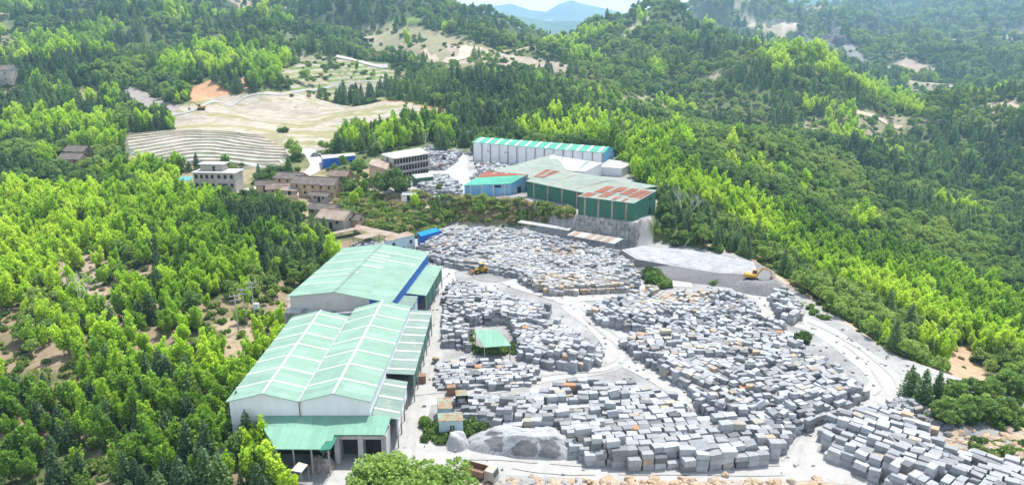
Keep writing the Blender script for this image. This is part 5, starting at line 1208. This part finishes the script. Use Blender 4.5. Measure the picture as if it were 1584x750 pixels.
# ---------------------------------------------------------------- machines
def wheel(root, c, r, w, ax=(0,1,0)):
    ax = Vector(ax).normalized(); o = MB().bar(Vector(c)-ax*w/2, Vector(c)+ax*w/2, r, n=14).done('wheel', M['black'], root); MB().bar(Vector(c)-ax*(w/2+.03), Vector(c)+ax*(w/2+.03), r*.5, n=10).done('rim', M['yellow'], o)
def excavator(loc, rz, label, turn=0.3):
    r = empty('excavator', loc, label, 'excavator', None, rz); S = []
    for s in (-1, 1):
        t = MB().hexa([(-1.7,s*1.15-.3,.0),(1.7,s*1.15-.3,.0),(1.7,s*1.15+.3,.0),(-1.7,s*1.15+.3,.0)], [(-2.1,s*1.15-.3,.45),(2.1,s*1.15-.3,.45),(2.1,s*1.15+.3,.45),(-2.1,s*1.15+.3,.45)])
        t.hexa([(-2.1,s*1.15-.3,.45),(2.1,s*1.15-.3,.45),(2.1,s*1.15+.3,.45),(-2.1,s*1.15+.3,.45)], [(-1.7,s*1.15-.3,.85),(1.7,s*1.15-.3,.85),(1.7,s*1.15+.3,.85),(-1.7,s*1.15+.3,.85)]); t.done('track', M['black'], r)
    MB().bar((0,0,.5), (0,0,1.1), .7, n=12).done('turntable', M['black'], r)
    MB().hexa([(-2.5,-1.3,1.1),(1.3,-1.3,1.1),(1.3,1.3,1.1),(-2.5,1.3,1.1)], [(-2.4,-1.25,2.1),(1.2,-1.25,1.9),(1.2,1.25,1.9),(-2.4,1.25,2.1)]).done('body', M['yellow'], r)
    MB().box((-2.2,0,1.6), (.9,2.5,1.2)).done('counterweight', M['yellow'], r)
    cab = MB().hexa([(.0,.3,1.9),(1.5,.3,1.9),(1.5,1.3,1.9),(.0,1.3,1.9)], [(.1,.35,3.1),(1.1,.35,3.1),(1.1,1.25,3.1),(.1,1.25,3.1)]).done('cab', M['glass'], r); MB().box((.6,.8,3.14), (1.15,1.0,.1)).done('cab_roof', M['yellow'], cab)
    for x, y in ((.03,.32),(.03,1.28),(1.48,.32),(1.48,1.28)): MB().bar((x,y,1.9), (x*.8+.1,y,3.1), .06).done('pillar', M['yellow'], cab)
    b = MB(); a0, a1, a2 = Vector((1.0,-.2,1.7)), Vector((3.1,-.2,4.3)), Vector((5.4,-.2,3.6)); b.hexa([a0+Vector(q) for q in ((0,-.22,-.3),(.3,-.22,-.3),(.3,.22,-.3),(0,.22,-.3))], [a1+Vector(q) for q in ((-.3,-.22,.2),(.3,-.22,-.2),(.3,.22,-.2),(-.3,.22,.2))])
    b.hexa([a1+Vector(q) for q in ((-.3,-.22,.2),(.2,-.22,-.4),(.2,.22,-.4),(-.3,.22,.2))], [a2+Vector(q) for q in ((0,-.2,.2),(-.1,-.2,-.15),(-.1,.2,-.15),(0,.2,.2))]); b.done('boom', M['yellow'], r)
    MB().hexa([(5.2,-.38,3.7),(5.5,-.38,3.9),(5.5,-.02,3.9),(5.2,-.02,3.7)], [(6.0,-.36,1.3),(6.3,-.36,1.4),(6.3,-.04,1.4),(6.0,-.04,1.3)]).done('stick', M['yellow'], r)
    MB().bar((1.5,-.2,1.7), (2.9,-.2,3.6), .11).bar((3.2,-.2,4.6), (4.9,-.2,4.2), .09).done('cylinder', M['steel'], r)
    MB().hexa([(5.3,-.7,.5),(6.2,-.7,.5),(6.2,.3,.5),(5.3,.3,.5)], [(5.7,-.7,1.4),(6.5,-.7,1.4),(6.5,.3,1.4),(5.7,.3,1.4)]).done('bucket', M['rustysteel'], r); return r
e = excavator(P(1163,437,1.0)+UP*.8, math.radians(-12), 'yellow excavator with arm reaching right on the dark gravel heap'); e.scale = (.72,.72,.72)
ed = excavator(hit(311,170,300), math.radians(200), 'tiny yellow excavator beside the orange earth cut at the far field')
# wheel loader
r = empty('wheel_loader', P(743,422,0), 'orange yellow wheel loader standing by the dark puddle between the heaps', 'wheel loader', None, math.radians(200)); 
MB().hexa([(-2.6,-.9,.8),(0,-.9,.8),(0,.9,.8),(-2.6,.9,.8)], [(-2.5,-.85,1.9),(0,-.85,2.0),(0,.85,2.0),(-2.5,.85,1.9)]).done('body', M['yellow'], r)
MB().box((.9,0,1.1), (1.6,1.0,.7)).done('front_frame', M['yellow'], r); c = MB().hexa([(-1.0,-.7,2.0),(.3,-.7,2.0),(.3,.7,2.0),(-1.0,.7,2.0)], [(-.9,-.65,3.1),(.1,-.65,3.1),(.1,.65,3.1),(-.9,.65,3.1)]).done('cab', M['glass'], r); MB().box((-.4,0,3.15), (1.3,1.5,.12)).done('cab_roof', M['yellow'], c)
for s in (-1, 1):
    MB().hexa([(.8,s*.5-.1,1.2),(.8,s*.5-.1,1.5),(.8,s*.5+.1,1.5),(.8,s*.5+.1,1.2)], [(2.8,s*.5-.1,.6),(2.8,s*.5-.1,.9),(2.8,s*.5+.1,.9),(2.8,s*.5+.1,.6)]).done('lift_arm', M['yellow'], r)
    for x in (-1.9, 1.2): wheel(r, (x, s*1.05, .75), .75, .5)
MB().hexa([(2.7,-1.4,.1),(3.7,-1.4,.1),(3.7,1.4,.1),(2.7,1.4,.1)], [(2.6,-1.4,1.2),(2.9,-1.4,1.2),(2.9,1.4,1.2),(2.6,1.4,1.2)]).done('bucket', M['rustysteel'], r)
r.scale = (.8,.8,.8)
# puddle of wet slurry
M['wet'] = plain('wet_slurry', (.30,.30,.29), .15, 1, .35, .4)
c = P(764,430,0); v = [Vector((c.x+math.cos(a)*(5.2+.7*math.sin(3*a)), c.y+math.sin(a)*(3.2+.4*math.cos(2*a)), .085)) for a in [k*math.pi/14 for k in range(28)]]
tag(link('slurry_puddle', mesh('slurry_puddle', v, [tuple(range(28))], M['wet'])), kind='structure')
# dump truck at the bottom edge, seen over the tree
r = empty('dump_truck', P(742,741,0), 'old rusty brown tipper truck parked at the bottom beside the big tree', 'truck', None, math.radians(-24)); r.location.z = 0; r.scale = (.85,.85,.85)
d = MB(); L_, W_ = 4.2, 2.2
d.box((-1,0,1.2), (L_,W_,.15))
for s in (-1,1): d.box((-1,s*W_/2,1.7), (L_,.1,1.0))
for x in (-1-L_/2, -1+L_/2): d.box((x,0,1.7), (.1,W_,1.0))
d.done('tipper_bed', M['rustysteel'], r); c = MB().hexa([(1.3,-1.05,.8),(3.1,-1.05,.8),(3.1,1.05,.8),(1.3,1.05,.8)], [(1.35,-1,2.6),(2.8,-1,2.6),(2.8,1,2.6),(1.35,1,2.6)]).done('cab', M['plaster'], r)
MB().hexa([(3.05,-.85,1.6),(3.1,-.85,1.6),(3.1,.85,1.6),(3.05,.85,1.6)], [(2.86,-.8,2.4),(2.92,-.8,2.4),(2.92,.8,2.4),(2.86,.8,2.4)]).done('windscreen', M['glass'], c)
MB().box((0,0,.85), (6,.8,.3)).done('chassis', M['black'], r)
for x in (-2.2,-1.0,2.2):
    for s in (-1,1): wheel(r, (x, s*.95, .5), .5, .35)
# parked vehicles on the terrace
def truck(px, py, rz, bed, cabm, label, z=Z7, s=1.0):
    r = empty('parked_truck', P(px, py, z), label, 'truck', 'trucks parked on the terrace', math.radians(rz)); r.scale = (s,s,s)
    MB().box((0,0,.7), (5.6,.8,.25)).done('chassis', M['black'], r); b = MB().box((-1,0,1.0), (3.6,2.0,.15))
    for q in (-1,1): b.box((-1,q,1.35), (3.6,.08,.6))
    b.done('bed', M[bed], r); c = MB().hexa([(1.1,-1,.7),(2.8,-1,.7),(2.8,1,.7),(1.1,1,.7)], [(1.15,-.95,2.3),(2.4,-.95,2.3),(2.4,.95,2.3),(1.15,.95,2.3)]).done('cab', M[cabm], r)
    MB().box((2.62,0,1.9), (.06,1.6,.6), M=Matrix.Rotation(-.24, 3, 'Y')).done('windscreen', M['glass'], c)
    for x in (-2,2):
        for q in (-1,1): wheel(r, (x,q*.9,.45), .45, .3)
    return r
truck(692,241,60,'rustysteel','plaster','brown truck at the upper end of the white terrace road')
truck(680,252,10,'steel','black','dark truck beside the galleries of the concrete building')
truck(676,262,-20,'rustysteel','rustysteel','rusty truck among rubble in front of the concrete building')
def car(p, rz, mat, label):
    r = empty('parked_car', p, label, 'car', None, math.radians(rz)); MB().hexa([(-2.1,-.85,.3),(2.1,-.85,.3),(2.1,.85,.3),(-2.1,.85,.3)], [(-2.05,-.82,.85),(2.0,-.82,.8),(2.0,.82,.8),(-2.05,.82,.85)]).done('body', M[mat], r)
    MB().hexa([(-1.5,-.78,.85),(1.0,-.78,.83),(1.0,.78,.83),(-1.5,.78,.85)], [(-1.0,-.66,1.4),(.4,-.66,1.4),(.4,.66,1.4),(-1.0,.66,1.4)]).done('cabin_glass', M['glass'], r); MB().box((-.3,0,1.42), (1.4,1.3,.05)).done('roof', M[mat], r)
    for x in (-1.3,1.3):
        for s in (-1,1): wheel(r, (x,s*.8,.32), .32, .2)
car(hit(489,243,200)+UP*.2, 20, 'steel', 'dark grey parked car left of the royal blue shed')
# ---------------------------------------------------------------- power poles with a transformer on the left hillside
def pole(px, py, hgt, label, Y=None, arm=2.2, group='pale concrete power poles on the left hillside'):
    p = hit(px, py, 90) if Y is None else PY(px, py, Y); r = empty('power_pole', p, label, 'power pole', group); MB().bar((0,0,-.4), (0,0,hgt), .17, .11).done('pole', M['concrete'], r)
    for z in (hgt-.3, hgt-1.2): MB().box((0,0,z), (arm,.14,.14), .3).done('crossarm', M['steel'], r)
    mb = MB()
    for x in (-.9,-.1,.9): mb.bar((x*math.cos(.3),x*math.sin(.3),hgt-.25), (x*math.cos(.3),x*math.sin(.3),hgt+.15), .08)
    mb.done('insulator', M['white'], r); return p+UP*hgt
t1 = pole(369,513,8.0,'leftmost of the three pale power poles beside the earth path')
t2 = pole(380,498,7.4,'middle of the three pale power poles beside the earth path')
t3 = pole(395,500,9.0,'tallest pale power pole with a white transformer, right of the other two')
r = empty('transformer', (t3.x+.7, t3.y-.4, t3.z-5.2), 'white transformer box below the tallest power pole', 'transformer'); MB().box((0,0,0), (1.1,.9,1.2)).done('tank', M['white'], r); MB().bar((-.3,0,.6), (-.3,0,1.0), .09).bar((.3,0,.6), (.3,0,1.0), .09).done('bushing', M['rustysteel'], r)
def wire(a, b, sag):
    m = MB(); q = [lerp(a, b, k/8)-UP*sag*4*(k/8)*(1-k/8) for k in range(9)]
    for i in range(8): m.bar(q[i], q[i+1], .03, n=3)
    tag(m.done('power_line', M['steel']), 'sagging wire between two of the pale power poles', 'wire', 'wires between the power poles')
wire(t1, t2, .5); wire(t2, t3, .6)
pole(659,236,7.5,'white power pole with crossarms behind the concrete building', Y=285, group=None)
# dead white tree on the left slope
p = hit(134,500,90); r = empty('dead_tree', p, 'leafless bleached white tree on the left hillside', 'tree'); mb = MB()
def branch(a, d, l, rr, k):
    b = a+d*l; mb.bar(a, b, rr, rr*.65, 5)
    if k:
        for _ in range(3 if k > 1 else 2):
            branch(b, (d+Vector((random.gauss(0,.5), random.gauss(0,.4), random.uniform(-.05,.4)))).normalized(), l*random.uniform(.55,.8), rr*.62, k-1)
branch(Vector((0,0,0)), Vector((-.15,0,1)).normalized(), 4.2, .2, 4); mb.done('trunk', M['deadwood'], r)
for px_, py_, lab_ in ((1050,372,'thin leafless grey tree right of the dark green factory'), (1064,376,'pale leafless tree at the end of the plastic covered terrace')):
    p = PY(px_, py_, 212); r = empty('dead_tree', (p.x, p.y, Hs(p.x, p.y)), lab_, 'tree'); mb = MB(); branch(Vector((0,0,0)), Vector((.05,0,1)).normalized(), 3.6, .14, 4); mb.done('trunk', M['deadwood'], r)
# ---------------------------------------------------------------- big tree at the bottom edge (several joined crowns), own detail
def big_tree(px, py, Y, s, t, label, n=4200, group='wide crowned trees at the bottom edge', drop=6.0):
    p = PY(px, py, Y) if Y else hit(px, py, 150); tr, cm = broad_parts(0, n, 4.6, 9.5, 'broad', 'big_crown', .36); r = empty('broadleaf_tree', (p.x, p.y, p.z-drop*s), label, 'tree', group, random.random()*6); r.scale = (s,s,s)
    link('trunk', mesh('trunk', tr.v, tr.f, M['bark'], True), r); c = link('crown', cm, r); c['tint'] = t
big_tree(612,742,80,1.0,.72,'fresh green wide tree, middle of the clump at the bottom edge by the road')
big_tree(612,298,None,1.32,.08,'big dark round tree in front of the three storey concrete building',5200,'trees that stand out in the village',3.6)
big_tree(572,762,78,.9,.66,'left tree of the clump at the bottom edge in front of the quarry road')
big_tree(676,752,80,.95,.62,'right tree of the clump at the bottom edge in front of the quarry road')
big_tree(640,775,76,.9,.7,'lowest tree of the clump at the bottom edge, cut by the picture')
big_tree(716,775,77,.7,.55,'small tree at the right end of the clump at the bottom edge')
# ---------------------------------------------------------------- spoil, scree and outcrops along the rim
M['rock'] = plain('orange_rock', (.56,.42,.29), .35, .7, .95, dirt=(.42,.40,.38))
M['crag'] = plain('dark_crag', (.17,.165,.16), .35, .05, .95)
def outcrop(label, px, Y, n, spread, size, mat='rock', name='rock_outcrop', z=None, flat=.7):
    mb = []; c0 = PY(px[0], px[1], Y) if Y else hit(*px, 70); V = []; Fq = []
    import bmesh
    bm = bmesh.new()
    for k in range(n):
        x, y = c0.x+random.uniform(-1.7,1.7)*spread[0], c0.y+random.gauss(0, spread[1]); zz = Hs(x, y) if z is None else z
        bmm = bmesh.ops.create_icosphere(bm, subdivisions=2, radius=1, matrix=Matrix.Translation((x,y,zz)) @ Matrix.Rotation(random.random()*6, 4, 'Z') @ Matrix.Diagonal((size*random.uniform(.6,1.4), size*random.uniform(.6,1.2), size*flat*random.uniform(.5,1.2), 1)))
        for v_ in bmm['verts']: v_.co += Vector((random.gauss(0,.09), random.gauss(0,.09), random.gauss(0,.09)))*size
    m = bpy.data.meshes.new(name); bm.to_mesh(m); bm.free(); m.materials.append(M[mat]); tag(link(name, m), kind='stuff')
outcrop('', (990,752), 86, 150, (15,.8), .7, flat=.8)
outcrop('', (800,752), 86, 40, (5,.8), .8, mat='sand')
outcrop('', (1260,768), 84, 60, (6,.9), .9, mat='gravel')
outcrop('', (1520,700), None, 190, (9,3), .75)
outcrop('', (1455,665), None, 20, (2,2.5), 1.0, mat='gravel')
outcrop('', (1265,75), None, 16, (26,20), 17, mat='crag', flat=1.0)
outcrop('', (1220,468), 163, 26, (2,4), .5, mat='rock')
# rubble scattered on the yard surface
V = []; N0 = 900; Xr = RNG.uniform(-20, 80, N0); Yr = RNG.uniform(88, 200, N0); ok = sdf(Xr, Yr, YARD) < -.5; Xr, Yr = Xr[ok], Yr[ok]
Vv = np.concatenate([(CORN*RNG.uniform(.15,.6,(1,3))*RNG.uniform(.6,1.2,(8,3)))+np.array((x, y, .1)) for x, y in zip(Xr, Yr)]); Qr = (BF[None]+8*np.arange(len(Xr))[:,None,None]).reshape(-1,4)
m = np_mesh('loose_rubble', Vv, Qr, M['stone']); m.attributes.new('stone', 'FLOAT_COLOR', 'POINT').data.foreach_set('color', np.tile((.32,.32,.32,1), len(Vv)).astype(np.float32)); tag(link('loose_rubble', m), kind='stuff')
# ---------------------------------------------------------------- distant mountain and haze
def range_(name, px_list, Y, depth, amp):
    """a far ridge: skyline heights read from the photograph, sloping down towards and away from us"""
    n = 160; m_ = 40; xs = np.linspace(px_list[0][0], px_list[-1][0], n); ys = np.interp(xs, [p[0] for p in px_list], [p[1] for p in px_list]); V = []
    for j in range(m_+1):
        t = j/m_*2-1
        for i in range(n):
            q = PY(xs[i], ys[i], Y); hgt = q.z+120; X_, Y_ = q.x, Y+t*depth
            prof = 1-abs(t)**1.25; nz = (fbm(np.array([X_/420.]), np.array([Y_/420.]), 5)[0]-.5)*amp*(1 if abs(t) > .03 else .25)*min(1, abs(t)*5+.2)
            V.append((X_, Y_, -120+hgt*prof+nz))
    Q = [(j*n+i, j*n+i+1, (j+1)*n+i+1, (j+1)*n+i) for j in range(m_) for i in range(n-1)]
    m = mesh(name, V, Q, M['far'], True); tag(link(name, m), kind='structure')
def farmat():
    m, t, b = newmat('far_forest', 1, .05); n = noise(t, .006, 7, .7); n2 = noise(t, .0022, 4, .6)
    o = ramp(t, n, [(.3,(.035,.07,.03)),(.7,(.10,.15,.06))]); o = mixc(t, ramp(t, n2, [(.60,0),(.66,.9)]), o, (.5,.42,.33)); t.links.new(o, b.inputs['Base Color']); return m
M['far'] = farmat()
range_('distant_mountain', [(690,40),(735,14),(790,6),(820,16),(845,19),(862,8),(882,1),(905,7),(925,11),(960,19),(985,30),(1050,40)], 7000, 1600, 110)
range_('distant_hills', [(300,60),(500,30),(700,26),(780,22),(850,34),(950,30),(1010,24),(1100,12),(1300,-10),(1500,-16),(1700,-8),(1900,20)], 4200, 900, 70)
z0 = -140; hz = MB().hexa([(-6000,-450,z0),(6000,-450,z0),(6000,9000,z0),(-6000,9000,z0)], [(-6000,-450,460),(6000,-450,460),(6000,9000,460),(-6000,9000,460)]).done('haze', None)
hm = bpy.data.materials.new('haze'); hm.use_nodes = True; t = hm.node_tree; t.nodes.remove(t.nodes['Principled BSDF']); pv = t.nodes.new('ShaderNodeVolumePrincipled'); pv.inputs['Color'].default_value = (.42,.72,1,1); pv.inputs['Density'].default_value = 1.9e-4; pv.inputs['Anisotropy'].default_value = .3
t.links.new(pv.outputs[0], t.nodes['Material Output'].inputs['Volume']); hz.data.materials.append(hm); tag(hz, kind='stuff')
# parts written in scene coordinates hang from empties that stand at their thing's base
for r in WORLD:
    T = Matrix.Translation(-Vector(r.location))
    for ch in r.children_recursive: ch.data.transform(T)
